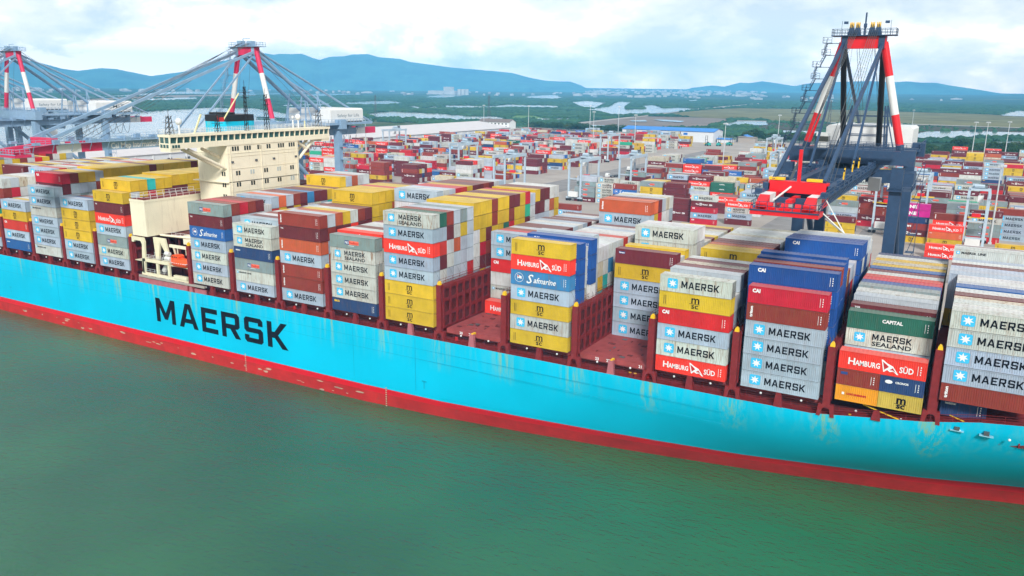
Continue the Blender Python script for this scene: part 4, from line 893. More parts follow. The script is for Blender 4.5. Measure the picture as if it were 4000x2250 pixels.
o = MB(); o.rail([(a[0], a[1]+.25, a[2]) for a in ST[1:20] if a[0] < -186 or a[0] > -160][3:], 1.1, 3, 2.5, .05); sb(o, 'deck_railing', deckred)
o = MB(); o.box(-183.5, -163.4, -.02, .35, -2.5, -1.15); o.box(-163.2, -158.5, -.02, .35, -2.5, -1.5); o.box(-183, -158.7, -.3, .3, -.95, -.45, 1); sb(o, 'bulwark', [mat('faded_oxide', (.42, .13, .15), .6, .15), conc])
o = MB(); q_ = random.Random(11)
for k in range(46):
    x = q_.uniform(-250, -92) if k < 38 else q_.uniform(-90, -70); z = q_.uniform(-19.7, -17.4); yy = 0 if x < -110 else -9
    if yy: continue
    w_, h_ = q_.uniform(.3, 1.6), q_.uniform(.08, .4); n_ = 7
    o.face([(x+w_*math.cos(6.283*i/n_)*q_.uniform(.5, 1), -.02, z+h_*math.sin(6.283*i/n_)*q_.uniform(.4, 1)) for i in range(n_)])
for x in (-146.5, -104):
    for k in range(9): o.box(x, x+.35, -.02, .01, -19.6+k*.5, -19.35+k*.5)
sb(o, 'scuff_mark', mat('bare_scuff', (.50, .34, .24), .7, .3), hull)
# hatch covers, coamings, supports below the outer stacks
for b, x in BAYX.items():
    if b in 'OP': continue
    empty = b in 'JL'
    o = MB(); o.box(x-.6, x+12.79, 1.6, 54.6, -1.15, -.03, 0)
    if empty:
        for _ in range(60):
            a, c = x+tr.uniform(.3, 11.6), tr.uniform(2.4, 24); o.box(a, a+tr.choice([.25, .9]), c, c+tr.choice([.25, .7]), -.028, .06, tr.choice([1, 2, 2, 0]))
        for c in (1.62, ): o.box(x-.5, x+5.4, 1.3, 1.6, -.9, -.08); o.box(x+6.8, x+12.7, 1.3, 1.6, -.9, -.08)
        o.box(x+5.9, x+6.3, .4, 1.6, -.25, .1, 3)
        for k, tx in enumerate(('30', '29') if b == 'J' else ('23', '22', '21')): o.add(text_mb(tx, .75, .02, m=4), (x+2.6+k*(2.2 if k < 2 else 4.2), 1.27, -.75))
    sb(o, 'hatch_cover', [hatchred, steel, darkoxide, yellowp, whitem])
o = MB(); o.box(-318, 12, 2.6, 53.6, -2.52, -1.17)
for x in np.arange(-317, 11, 2.46): o.box(x, x+.18, 2.35, 2.6, -2.5, -1.2, 1)
sb(o, 'hatch_coaming', [darkoxide, deckred])
o = MB()
for z in (-1.0, -1.7): o.box(-318, -16, 1.9, 2.05, z, z+.12)
o.box(-318, -16, 1.2, 1.5, -1.05, -.9); sb(o, 'pipe_run', darkoxide)
for b, x in BAYX.items():
    if b in 'P': continue
    zb = -2.5 if b != 'O' else -1.6
    o = MB(); o.prism([(x+5.75, -.05), (x+6.55, -.05), (x+6.85, zb), (x+5.45, zb)], 1, .02, .75); sb(o, 'stanchion', mat('faded_oxide', (.42, .13, .15), .6, .15) if b in 'JLI' else deckred)
o = MB()
for b, x in BAYX.items():
    for xx in (x+3.2, x+9.6): o.sphere((xx, .9, -.95), .2, .2, .2, 8, 5)
sb(o, 'deck_lamp', whitem)
for x, m_ in ((-86.5, redL), (-130.5, redL), (-46, redL), (-38, redL)): o = MB(); o.box(x-.3, x+.3, 1.1, 1.4, -2.3, -1.5); sb(o, 'hose_box', m_)
o = MB()
for x in (-49.2, -48.2, -12.5): o.tube((x, .9, -2.5), (x, .9, -1.8), .22, n=8, m=0); o.tube((x, .9, -1.8), (x, .9, -1.7), .27, n=8, m=1)
sb(o, 'bollard', [deckred, yellowp])
o = MB(); o.beam((-10.8, .8, .4), (-5.6, .6, -.9), .28, .1); o.beam((1.0, 1.4, 1.0), (3.2, 1.2, .4), .2, .1); sb(o, 'gangway_plank', yellowp)
# lashing bridges : frame walls between the bays with tall rounded openings
def bridge_wall(h=8.75):
    o = MB(); Y0, Y1 = .9, 55.3; w = 2.47
    n = 22; zs = [(.35, 2.45), (3.2, 5.4), (6.1, 8.0)]
    for xx in (-.62, .5):
        o.box(xx, xx+.12, Y0, Y1, 0, zs[0][0]); o.box(xx, xx+.12, Y0, Y1, zs[0][1], zs[1][0]); o.box(xx, xx+.12, Y0, Y1, zs[1][1], zs[2][0]); o.box(xx, xx+.12, Y0, Y1, zs[2][1], h)
        for k in range(n+1):
            y = Y0+k*w
            for z0, z1 in zs: o.box(xx, xx+.12, y-.32 if k else y, min(y+.32, Y1), z0, z1)
            for z0, z1 in zs:      # clipped corners of the openings
                for sy in (-1, 1):
                    yy = y+sy*.32
                    if yy < Y0 or yy > Y1: continue
                    o.prism([(yy, z0), (yy+sy*.35, z0), (yy, z0+.35)], 0, xx+.01, xx+.11); o.prism([(yy, z1), (yy+sy*.35, z1), (yy, z1-.35)], 0, xx+.01, xx+.11)
            o.box(xx+(.12 if xx > 0 else -.1), xx+(.22 if xx > 0 else 0), y, y+.12, 0, h)
    for z in (zs[0][1]+.3, zs[1][1]+.3, h): o.box(-.5, .5, Y0, Y1, z-.08, z)
    o.box(-.06, .06, Y0, Y1, 0, h-.2, 1)
    for k in range(n): y = Y0+k*w; o.beam((.3, y+.4, .2), (.3, y+2.1, 2.8), .06); o.beam((.3, y+.4, 5.6), (.3, y+2.1, 3.0), .06)
    return o.mesh('lashing_bridge', [deckred, darkoxide])
bwm = bridge_wall(); rl = MB(); rl.rail([(.66, .9, 8.75), (.66, 55, 8.75)], 1.0, 2, 2.47, .05); rl.rail([(-.66, .9, 8.75), (-.66, 55, 8.75)], 1.0, 2, 2.47, .05); rlm = rl.mesh('bridge_railing', deckred)
pp = MB(); pp.box(-.55, .55, -.04, .85, -.9, 9.0); pp.box(-.62, .62, -.06, .9, 2.85, 2.95); pp.box(-.62, .62, -.06, .9, 5.75, 5.85)
pp.prism([(-1.35, -2.5), (-.75, -2.5), (-.55, -1.25), (-.25, -1.0), (.25, -1.0), (.55, -1.25), (.75, -2.5), (1.35, -2.5), (1.15, -.55), (-1.15, -.55)], 1, -.03, .8)
ppm = pp.mesh('lashing_post', deckred)
cp = MB(); cp.prism([(-.36, 9.0), (.36, 9.0), (.3, 9.45), (.12, 9.75), (-.12, 9.75), (-.3, 9.45)], 1, .1, .7); cpm = cp.mesh('cap', yellowp)
gaps = [BAYX[b]+13.47 for b in 'VWXYZABCEFGHIJKLMNO'] + [BAYX['D']+13.4, BAYX['E']-1.25]
for x in gaps:
    w_ = bpy.data.objects.new('lashing_bridge', bwm); COL.objects.link(w_); w_.parent = ship; w_.location = (x-SO[0], 0, 20)
    r_ = bpy.data.objects.new('bridge_railing', rlm); COL.objects.link(r_); r_.parent = w_
    p_ = bpy.data.objects.new('lashing_post', ppm); COL.objects.link(p_); p_.parent = ship; p_.location = (x-SO[0], 0 if x < -12 else .5, 20 if x < -12 else 21.9)
    c_ = bpy.data.objects.new('cap', cpm); COL.objects.link(c_); c_.parent = p_
# lashing rods crossing at the stack ends beside the empty bays
o = MB()
for b in 'IKMN':
    x = BAYX[b]+12.19
    for r in range(21):
        y = 2.5*r
        for k in range(2): o.beam((x+1.1, y+.5+k, 8.8), (x+.1, y+2.2-k*1.6, 11.6), .035)
sb(o, 'lashing_rod', steel)
# deckhouse -------------------------------------------------------
house = thing('deckhouse', '', ''); del house['label']; del house['category']; house.parent = ship
TOWER = [False]
def hb(mb, name, mats, parent=None):
    if TOWER[0]: mb.v = [(x*.9794, y*.9794-2.64, z*.9794+.979) for x, y, z in mb.v]
    mb.v = [(x-SO[0], y-SO[1], z-SO[2]) for x, y, z in mb.v]; return mb.build(name, mats, parent or house)
TOWER[0] = True
o = MB(); o.box(-181.6, -170, 19.6, 45.1, -3.5, 31.9); o.box(-183.2, -170.0, 18.9, 45.4, 21.9, 22.1); o.box(-182.2, -169.9, 19.5, 45.2, 29.45, 29.6); wall = hb(o, 'wall', cream); TOWER[0] = False
o = MB(); o.box(-184.1, -178.55, 0, 19.6, 9.7, 18.9); o.box(-184.2, -178.45, -.08, 19.6, 18.3, 18.9); wing = hb(o, 'side_block', cream)
o = MB(); o.rail([(-184, .1, 18.9), (-178.6, .1, 18.9), (-178.6, 19.4, 18.9)], 1.2, 2, 1.8, .08); o.rail([(-184, .1, 18.9), (-184, 19.4, 18.9)], 1.2, 2, 1.8, .08); hb(o, 'railing', whitep, wing)
o = MB(); o.box(-184, -178.6, .1, 19.4, 18.9, 18.93); hb(o, 'roof_deck', deckred, wing)
o = MB(); o.box(-184, -165.5, 16.8, 41.2, -2.5, 17.4); o.box(-184, -172, 41.2, 56, -2.5, 18.9); hb(o, 'lower_block', darkoxide)
o = MB(); o.box(-178.4, -165, 4.5, 19.5, 9.2, 9.5); 
for k in range(5): o.beam((-178, 4.5+k*3.4, 9.1), (-178, 4.5+k*3.4, 4), .3)
for x in (-177, -173, -169, -165.5): o.beam((x, 5, -2), (x, 5, 9.2), .35)
hb(o, 'boat_deck', darkoxide)
# white gallery frame at the ship's side
o = MB(); y0, y1 = .0, 3.2
for x in (-184.9,): o.prism([(x, 9.3), (x+4.6, 9.3), (x+4.9, 8.2), (x+4.6, 4.0), (x+4.2, .2), (x+3.3, .2), (x+3.5, 4.2), (x+3.9, 7.6), (x+3.4, 8.4), (x+1.2, 8.4), (x+.8, 7.9), (x, 7.9)], 1, y0, y0+.5)
o.box(-181.6, -171.3, y0, y0+.55, 3.2, 3.95); o.box(-182, -164.9, y0, y0+.55, -.35, .35)
for x in (-181.6, -176.2, -171.9): o.box(x, x+.7, y0, y0+.5, .3, 3.3)
o.box(-169.6, -164.9, y0-.2, y0+.6, .2, 1.0)
for x in (-180, -176.6, -173, -169.6, -166): o.box(x, x+1.3, y0, y0+.5, -1.1, -.3)
o.box(-184.9, -164.9, .5, 4, 3.0, 3.15); o.prism([(-178.6, 9.4), (-174.2, 9.4), (-172.8, 3.9), (-174.0, 3.9), (-174.6, 6.1), (-176.1, 8.4), (-177.0, 3.9), (-178.2, 3.9)], 1, 1.6, 2.1)
frame_ = hb(o, 'gallery_frame', mat('pale_cream', (.78, .72, .52), .5, .05, rust=.15))
o = MB(); o.tube((-178.2, 3.6, 9.7), (-164.6, 4.4, 9.9), .28, n=8); hb(o, 'boat_deck_rail', cream)
o = MB(); o.rail([(-180.8, .2, 3.95), (-172, .2, 3.95)], 1.1, 3, 1.6, .06); o.rail([(-181, .3, .35), (-172, .3, .35)], 1.0, 2, 1.6, .05); o.rail([(-180.8, 3.2, 3.95), (-172, 3.2, 3.95)], 1.1, 2, 1.6, .06); o.rail([(-175, 4.4, 9.6), (-165, 4.4, 9.6)], 1.0, 2, 1.6, .06); hb(o, 'railing', whitep, frame_)
o = MB(); o.tube((-173.6, 1.0, 4.6), (-171.6, 1.0, 4.6), .55, n=10); o.tube((-173.4, 1.0, 5.9), (-171.9, 1.0, 5.9), .5, n=10); o.tube((-176, 2.2, .9), (-174.6, 2.2, 2.6), .7, n=9); hb(o, 'liferaft_canister', whitep, frame_)
o = MB(); o.beam((-170.6, 2.4, 3), (-170.2, 1.0, 7.8), .35); o.beam((-165, 2.4, 3), (-165.2, 1.0, 7.8), .35); o.beam((-171.8, 1.2, 8.0), (-164.4, 1.2, 8.0), .5, .7); o.beam((-170.9, 2.6, 3), (-170.9, 2.6, 7.8), .25); o.beam((-169, 1.2, 8), (-169, 1.2, 6.2), .12); o.beam((-166, 1.2, 8), (-166, 1.2, 6.2), .12); hb(o, 'davit', cream)
o = MB(); o.box(-170.5, -166, 4.2, 6, 8.0, 10.2); o.box(-165.9, -163.9, 2.5, 4.4, 7.9, 10); hb(o, 'locker', cream)
TOWER[0] = True
# windows
def win(x, y, z, n, gap, lit=0):
    o = MB()
    for k in range(n): o.box(x-.02, x+.05, y+k*gap, y+k*gap+.55, z, z+1.15)
    hb(o, 'window', darkglass if not lit else mat('pale_pane', (.45, .50, .48), .3), wall)
for y, n in ((21.2, 3), (25.3, 3), (29.9, 2), (33.2, 2), (37.4, 3), (41.5, 3)): win(-170, y, 30.1, n, .85)
for i, y in enumerate((22.0, 26.9, 31.8, 36.6, 41.6)): win(-170, y, 23.7, 2, .85, i in (1, 3)); win(-170, y, 20.7, 2, .85, i == 4); win(-170, y, 17.7, 2, .85)
for z in (23.6, 20.7, 17.7):
    o = MB(); [o.box(-172.6+k*.8, -172.1+k*.8, 19.55, 19.62, z, z+1.1) for k in range(2)]; hb(o, 'window', darkglass, wall)
o = MB()
for y in (20.4, 31, 44.3): o.tube((-169.85, y, 18), (-169.85, y, 31.4), .09, n=6)
for z in (19.4, 25.4, 28.6): o.box(-169.95, -169.9, 19.8, 45, z, z+.08)
hb(o, 'wall_pipe', cream, wall)
o = MB()
for k in range(28): o.beam((-169.8, 39.2, 18+k*.45), (-169.8, 39.8, 18+k*.45), .05)
hb(o, 'ladder', cream, wall)
for y, z in ((20.6, 27), (28.8, 27), (35.2, 27), (43.6, 27)): hb(MB().box(-169.98, -169.75, y, y+.7, z, z+.5), 'vent', steel, wall)
# navigation bridge across the full beam
br = MB(); br.box(-173.9, -169.85, 2.4, 58.2, 31.6, 33.0); br.box(-174.1, -169.7, 2.3, 58.4, 34.45, 35.05); br.box(-173.7, -170.3, 2.6, 58.0, 33.0, 34.45, 1)
for k in range(29): y = 2.45+k*1.98; br.prism([(-170.28, 33.0), (-169.9, 33.0), (-169.75, 34.46), (-170.2, 34.46)], 1, y, y+.13)
for k in range(3): x = -173.85+k*1.75; br.box(x, x+.2, 2.4, 2.65, 33.0, 34.46)
br.box(-173.6, -170.0, 2.4, 5.2, 30.9, 31.62); br.box(-173.6, -170, 55, 58.2, 30.9, 31.62)
bridge = hb(br, 'navigation_bridge', [cream, glassm])
o = MB(); [o.box(-169.83, -169.78, 2.9+k*.8, 3.5+k*.8, 31.9, 32.6) for k in range(3)]; [o.box(-173.5+k*1.1, -172.7+k*1.1, 2.36, 2.41, 31.9, 32.7) for k in range(3)]; hb(o, 'wing_window', glassm, bridge)
for pts in (((-171, 8.3, 31.2), (-171, 19.5, 25.7)), ((-173.4, 8.3, 31.2), (-173.4, 19.5, 25.7)), ((-171, 52.3, 31.3), (-171, 46.2, 26.4) ), ((-171, 45.5, 31.4), (-171, 49.4, 29.2)), ((-173.4, 52.3, 31.3), (-173.4, 45.2, 26.4)), ((-173, 14, 31), (-173, 19.5, 28.5))):
    o = MB(); o.tube(pts[0], pts[1], .42, n=10); hb(o, 'wing_strut', cream, bridge)
o = MB(); o.rail([(-174.0, 2.5, 35.05), (-169.8, 2.5, 35.05), (-169.8, 58.2, 35.05)], 1.15, 3, 1.5, .06); o.rail([(-174.0, 2.5, 35.05), (-174.0, 58.2, 35.05)], 1.15, 3, 1.5, .06); hb(o, 'railing', whitep, bridge)
# funnel, masts, domes
o = MB(); o.prism([(-185, 26.6), (-183.5, 24.6), (-178.2, 24.6), (-176.8, 26.0), (-176.8, 35.6), (-178.2, 36.8), (-183.5, 36.8), (-185, 35)], 2, 31.9, 37.3, 0); fun = hb(o, 'funnel', [hullblue])
o = MB(); o.prism([(-185.02, 26.6), (-183.5, 24.58), (-178.2, 24.58), (-176.78, 26.0), (-176.78, 35.6), (-178.2, 36.82), (-183.5, 36.82), (-185.02, 35)], 2, 37.3, 39.0, 0); o.prism([(-184, 26.5), (-179, 26.5), (-179, 31), (-184, 31)], 2, 39.0, 39.6, 0); hb(o, 'funnel_top', black, fun)
def lattice(x, y, z0, z1, w, m, name='mast'):
    o = MB()
    for sx in (-1, 1):
        for sy in (-1, 1): o.beam((x+sx*w, y+sy*w, z0), (x+sx*w*.5, y+sy*w*.5, z1), .13)
    n = int((z1-z0)/1.1)
    for k in range(n):
        za, zb_ = z0+(z1-z0)*k/n, z0+(z1-z0)*(k+1)/n
        for s_ in (-1, 1): o.beam((x-w*.8, y+s_*w*.8, za), (x+w*.8, y+s_*w*.8, zb_), .09); o.beam((x+s_*w*.8, y-w*.8, za), (x+s_*w*.8, y+w*.8, zb_), .09)
    o.beam((x-.9, y-1.1, z1-1.5), (x+.9, y+1.1, z1-1.5), .12); o.beam((x, y-1.3, z1-2.8), (x, y+1.3, z1-2.8), .12); o.beam((x, y, z1), (x, y, z1+1.6), .08)
    hb(o, name, m)
lattice(-171.5, 28.0, 35.05, 46.5, .35, black); lattice(-171.5, 35.2, 35.05, 44.5, .5, black); lattice(-171.6, 18.4, 35.05, 38.8, .5, black); lattice(-172, 4.2, 35.05, 39.5, .7, steel); lattice(-172, 56, 35.05, 39.8, .7, steel)
for y, r in ((6.6, .8), (47.2, .85), (45.1, .4)):
    o = MB(); o.tube((-171.5, y, 35.05), (-171.5, y, 37.4), .22, n=8); o.sphere((-171.5, y, 38.1), r, r, r*1.05, 12, 8); hb(o, 'radar_dome', whitep)
o = MB(); o.beam((-171.5, 11, 35), (-172, 13.8, 39.6), .35); o.beam((-176, 24.4, 38), (-173, 27.4, 44.8), .32); o.tube((-171.5, 49.8, 35), (-171.5, 49.8, 37), .18, n=6); hb(o, 'signal_post', mat('pale_yellow', (.70, .66, .36), .5))
o = MB(); o.box(-172.42, -172.38, 19.2, 21.4, 37.6, 38.7); o.beam((-172.4, 19.2, 35), (-172.4, 19.2, 39.2), .07); hb(o, 'flag', redL)
TOWER[0] = False
# lifeboat hangs from the davits
lb = thing('lifeboat', 'orange enclosed lifeboat hanging at the ship side below the deckhouse', 'lifeboat', (-167.6, .9, 4.2))
o = MB(); n = 14; prof = [(-3.5,.05,.3),(-3.1,.7,.95),(-2.2,1.15,1.15),(-1,1.35,1.25),(.5,1.4,1.25),(1.8,1.3,1.2),(2.8,.9,.95),(3.4,.15,.5)]
for (xa, wa, ha), (xb, wb, hb_) in zip(prof[:-1], prof[1:]):
    for k in range(n):
        t0, t1 = 2*math.pi*k/n, 2*math.pi*(k+1)/n
        o.face([(xa, wa*math.cos(t0), ha*math.sin(t0)), (xb, wb*math.cos(t0), hb_*math.sin(t0)), (xb, wb*math.cos(t1), hb_*math.sin(t1)), (xa, wa*math.cos(t1), ha*math.sin(t1))])
o.build('boat_hull', orangeb, lb)
o = MB(); o.prism([(-2.6, .6), (.2, .9), (.2, 1.6), (-.3, 2.0), (-2.2, 1.9), (-2.7, 1.3)], 1, -.85, .85); o.build('canopy', orangeb, lb)
o = MB(); [o.box(-2.3+k*.7, -1.9+k*.7, -.88, .88, 1.25, 1.55) for k in range(3)]; o.build('window', darkglass, lb)
o = MB(); [o.box(-2.8+k*.8, -2.4+k*.8, -1.42, 1.42, .0, .12) for k in range(8)]; o.build('grab_line', whitep, lb)

# ================================================================ ship-to-shore cranes
def sts(cx, hw, tip, pm, rm, label, paint_text=None, house_text=None, apex_mb='flat', stairs=False):
    T = thing('quay_crane', label, 'crane', (cx, 62, QZ), 'ship to shore gantry cranes on the quay'); O = Vector((cx, 62, QZ))
    def b(mb, name, mats, parent=None):
        mb.v = [(x-O[0], y-O[1], z-O[2]) for x, y, z in mb.v]; return mb.build(name, mats, parent or T)
    big = pm is navyp; lw_ = 2.4
    for y in (62, 92):
        for sx in (-1, 1):
            o = MB(); o.box(cx+sx*9.6-lw_/2, cx+sx*9.6+lw_/2, y-.95, y+.95, -10.6, 31.6); leg = b(o, 'leg', pm)
            o = MB()
            for k in (-1, 1): o.box(cx+sx*9.6+k*2.4-1.6, cx+sx*9.6+k*2.4+1.6, y-.8, y+.8, -13.4, -12.0)
            for k in range(8): o.tube((cx+sx*9.6-3.9+k*1.1, y-.6, -13.9), (cx+sx*9.6-3.9+k*1.1, y+.6, -13.9), .5, n=10, m=1)
            b(o, 'bogie', [pm, black], leg)
        o = MB(); o.box(cx-13, cx+13, y-1.0, y+1.0, -12.1, -10.4); o.box(cx-8.2, cx+8.2, y-.9, y+.9, 2.0, 4.2) if y == 92 else None; b(o, 'sill_beam', pm)
        o = MB(); o.box(cx-12.6, cx+12.6, y-1.4, y+1.4, 32.2, 35.4); b(o, 'portal_beam', pm)
    for sx in (-1, 1):
        o = MB(); o.tube((cx+sx*9.6, 63, 1.0), (cx+sx*9.6, 91, 1.0), .9, n=10); b(o, 'tie_beam', pm)
        o = MB(); o.tube((cx+sx*9.6, 63, 30), (cx+sx*9.6, 91, 3), .7, n=10); b(o, 'diagonal_brace', pm)
        # A-frame leg in red and white bands
        base, top = Vector((cx+sx*9.6, 62, 35.2)), Vector((cx+sx*4.0, 62, 57.2)); o = MB(); zs = [35.2, 36.4, 42.6, 50.4, 57.2]; ms = [1, 0, 2, 0]
        for k in range(4):
            a, c = (zs[k]-35.2)/22, (zs[k+1]-35.2)/22; o.tube(base.lerp(top, a), base.lerp(top, c), .78, .78, 14, ms[k])
        b(o, 'frame_leg', [rm, pm, whitep])
        o = MB(); o.tube((cx+sx*3.9, 62.5, 56.6), (cx+sx*(3.8 if big else 4.6), 76 if big else 93, 35.5), 0.62 if big else .6, n=12); b(o, 'back_leg', black if big else pm)
        o = MB(); o.tube((cx+sx*3.9, 62.5, 57.2), (cx+sx*4.4, 117, 33.5), .38, n=8); b(o, 'rear_stay', pm)
        o = MB(); e1 = (cx+sx*hw*.92, tip+9+.5, 33.4); o.beam((cx+sx*3.8, 61.5, 57.0), e1, .55, .75); b(o, 'fore_stay', pm)
        o = MB(); o.beam((cx+sx*3.6, 61.5, 56.4), (cx+sx*hw*.9, 36, 33.2), .4, .5); b(o, 'fore_stay', pm)
    o = MB(); o.box(cx-4.4, cx+4.4, 61.0, 63.0, 56.0, 58.4, 0); o.box(cx-4.2, cx-3.0, 60.8, 63.2, 55.9, 58.5, 1); o.box(cx+3.0, cx+4.2, 60.8, 63.2, 55.9, 58.5, 1); b(o, 'apex_beam', [rm, pm])
    o = MB(); o.box(cx-6.3, cx+6.3, 60.2, 64, 58.5, 58.65); o.rail([(cx-6.2,60.3,58.6),(cx+6.2,60.3,58.6),(cx+6.2,63.9,58.6),(cx-6.2,63.9,58.6),(cx-6.2,60.3,58.6)], 1.3, 2, 1.0, .08)
    if not big: o.prism([(cx-7.5, 58.6), (cx-3, 58.6), (cx-3, 56.2)], 1, 61, 63); o.beam((cx-1.6,62,58.6),(cx-1.6,62,61),.2); o.beam((cx-1.6,62,61),(cx+1.4,62,61),.2); o.box(cx-3.4,cx-1.6,61,63,58.7,60.4); o.box(cx+1,cx+2.8,61,63,58.7,60.3)
    b(o, 'apex_platform', pm)
    if big:
        for sx in (-2.6, -1.4, 1.4, 2.6):
            o = MB(); o.prism([(cx+sx-.75, 58.5), (cx+sx+.75, 58.5), (cx+sx+.3, 60.8), (cx+sx-.3, 60.8)], 1, 61.4, 62.6); [o.tube((cx+sx-.3+k*.3-.05, 62, 60.6), (cx+sx-.3+k*.3+.05, 62, 60.6), .75, n=12, m=1) for k in range(3)]; b(o, 'sheave', [pm, yellowp])
        o = MB(); o.beam((cx, 62, 58.6), (cx, 62, 63.2), .3); o.box(cx-.3, cx+.3, 61.7, 62.3, 60.2, 61); [o.beam((cx+k, 62, 58.6), (cx+k, 62, 61.6), .07) for k in (-4.6, 4.9)]; [o.box(cx+k-.4, cx+k+.4, 61.6, 62.2, 61.0, 61.5) for k in (-3.8, 4.2)]; b(o, 'anemometer_mast', pm)
    # boom and trolley girders
    for sx in (-1, 1):
        o = MB(); z0, z1 = 29.6, 31.9; xa, xb = cx+sx*hw-(1.5 if sx > 0 else 0), cx+sx*hw+(0 if sx > 0 else 1.5)
        segs = [(tip+10.2, tip+16.8, 2), (tip+16.8, tip+22.6, 0), (tip+22.6, 108, 1), (108, 113, 2), (113, 119, 0)] if not big else [(tip+2.5, tip+6.5, 2), (tip+6.5, tip+12.5, 0), (tip+12.5, 113, 1), (113, 119, 2)]
        for ya, yb, m_ in segs: o.box(xa, xb, ya, yb, z0, z1, {0: 0, 1: 1, 2: 2}[m_])
        s0 = segs[0][0]; o.prism([(s0, z0), (s0, z1), (tip, 30.9), (tip, 30.3)], 0, xa, xb, 0)
        gd = b(o, 'boom_girder', [rm, pm, whitep])
        if sx > 0 and paint_text:
            tm = text_mb(paint_text, 2.1, .04, width=15.6); q = MB(); q.v = [(xb+.03, 8.6+x, 30.0+z) for x, y, z in tm.v]; q.f = tm.f; q.m = tm.m; b(q, 'lettering', whitem, gd)
        o = MB(); xo = xb+.1 if sx > 0 else xa-.1; xw = xo+sx*1.1
        o.box(min(xo, xw), max(xo, xw), tip+2, 112, 31.9, 32.0); o.rail([(xw, tip+2, 32), (xw, 112, 32)], 1.15, 2, 2.4, .07)
        for k in range(int((112-tip)/5)): y = tip+4+k*5; o.box(min(xo, xw), max(xo, xw), y, y+1.6, 32.0, 32.5+.5*(k % 2)); o.beam((xo, y, 30), (xw, y, 31.9), .12)
        b(o, 'walkway', pm, gd)
    for k in range(int((112-tip)/7)): y = tip+6+k*7; b(MB().box(cx-hw+1.5, cx+hw-1.5, y, y+.6, 30.4, 31.2), 'cross_tie', pm)
    o = MB(); o.box(cx-hw-.3, cx+hw+.3, tip+9.0, tip+10.6, 31.6, 33.4); tb = b(o, 'boom_cross_beam', rm)
    o = MB(); o.box(cx-hw-.6, cx+hw+.9, tip-.8, tip+3.2, 29.2, 29.9, 0); o.box(cx-hw-.7, cx+hw+1.0, tip-.9, tip-.7, 29.8, 30.0, 1); o.rail([(cx-hw-.5,tip+3,29.9),(cx-hw-.5,tip-.7,29.9),(cx+hw+.8,tip-.7,29.9),(cx+hw+.8,tip+3,29.9)], 1.3, 2, 1.2, .08, 1)
    for x in (-2.8, -.6, 1.4, 3.0): o.tube((cx+x, tip+1.2, 30.5), (cx+x+.9, tip+1.2, 30.5), .5, n=9); o.box(cx+x-.3, cx+x+1.2, tip+.8, tip+1.8, 29.9, 30.2)
    b(o, 'tip_platform', [rm, pm])
    if big: 
        o = MB(); o.box(cx-.45, cx+.45, tip+3, tip+10, 30.6, 31.2, 0); o.beam((cx, tip+9.6, 33), (cx, tip+9.4, 38.4), .5, .5, 0); o.beam((cx-3.4, tip+3, 30), (cx-1, tip+9, 32.6), .2, .2, 1); o.box(cx-3.0, cx-.6, tip+2.8, tip+9.2, 28.9, 29.3, 2); b(o, 'tip_strut', [rm, whitep, pm])
        for x in (-3.5, 2.3): o = MB(); o.box(cx+x-1.1, cx+x+1.3, tip+9.4, tip+10.4, 33.5, 33.9); b(o, 'buffer', yellowp, tb)
        o = MB(); o.beam((cx+hw+.4, tip+5, 29.5), (cx+hw+3.6, tip+7.5, 26.2), .16); o.beam((cx+hw+.4, tip+7, 31.4), (cx+hw+3.6, tip+7.5, 26.2), .16); o.beam((cx+hw+.4, tip+9, 28), (cx+hw+3.6, tip+7.5, 26.2), .16); b(o, 'bracket', whitep)
        for (yy, zz) in ((30, 33.5), (38, 33.5), (20, 33)):
            o = MB(); [o.box(cx+hw+.3, cx+hw+.5, yy+k*.3, yy+k*.3+.3, zz-.3+k*.3, zz+1.0+k*.3, k % 2) for k in range(4)]; b(o, 'hazard_board', [yellowp, black])
        for k in range(2): 
            o = MB(); o.tube((cx+hw*.9, 34+k*8, 30.5), (cx+hw*.9+.01, 34+k*8, 33), .2, n=6); b(o, 'latch_post', pm)
    # ropes
    o = MB()
    for sx in (-1, 1):
        for k in range(5): o.beam((cx+sx*(1.2+.35*k), 61.6, 59.8), (cx+sx*(2.2+.3*k), tip+12+k*2.6, 32.6), .07)
        for k in range(2): o.beam((cx+sx*(1.4+.4*k), 62.4, 59.8), (cx+sx*2.0, 95-6*k, 39), .07)
        o.beam((cx+sx*2, 62, 59.5), (cx+sx*2.2, 58, 36), .05)
    b(o, 'hoist_rope', steel)
    # machine house and service decks
    o = MB(); o.box(cx-9.8, cx+9.8, 88.5, 105.5, 34.4, 38.6); o.prism([(cx-9.8, 38.6), (cx+9.8, 38.6), (cx+9.2, 39.1), (cx-9.2, 39.1)], 1, 88.5, 105.5); mh = b(o, 'machine_house', whitep)
    if house_text:
        txt, wdt, sz = house_text; tm = text_mb(txt, sz, .01, width=wdt); q = MB(); q.v = [(cx+9.83, 91.0+x+(16-wdt)/2-1.5, 36.2+z) for x, y, z in tm.v]; q.f = tm.f; q.m = tm.m; b(q, 'lettering', mat('grey_letters', (.20, .26, .30), .5), mh)
    o = MB()
    for k in range(7): o.box(cx+9.8, cx+10.4, 91+k*2, 92.2+k*2, 33.7, 34.7)
    b(o, 'vent', steel, mh)
    o = MB(); o.box(cx-11.5, cx+11.8, 85, 108, 33.6, 34.3); o.rail([(cx-11.4,85.2,34.3),(cx+11.7,85.2,34.3),(cx+11.7,107.8,34.3)], 1.2, 2, 1.6, .09); o.box(cx-5, cx+5, 64, 85, 33.4, 33.9); o.rail([(cx+5,64,33.9),(cx+5,85,33.9)], 1.2, 2, 1.6, .09); o.rail([(cx-12.4,60.6,35.4),(cx+12.4,60.6,35.4)], 1.2, 2, 1.6, .09); b(o, 'service_deck', pm)
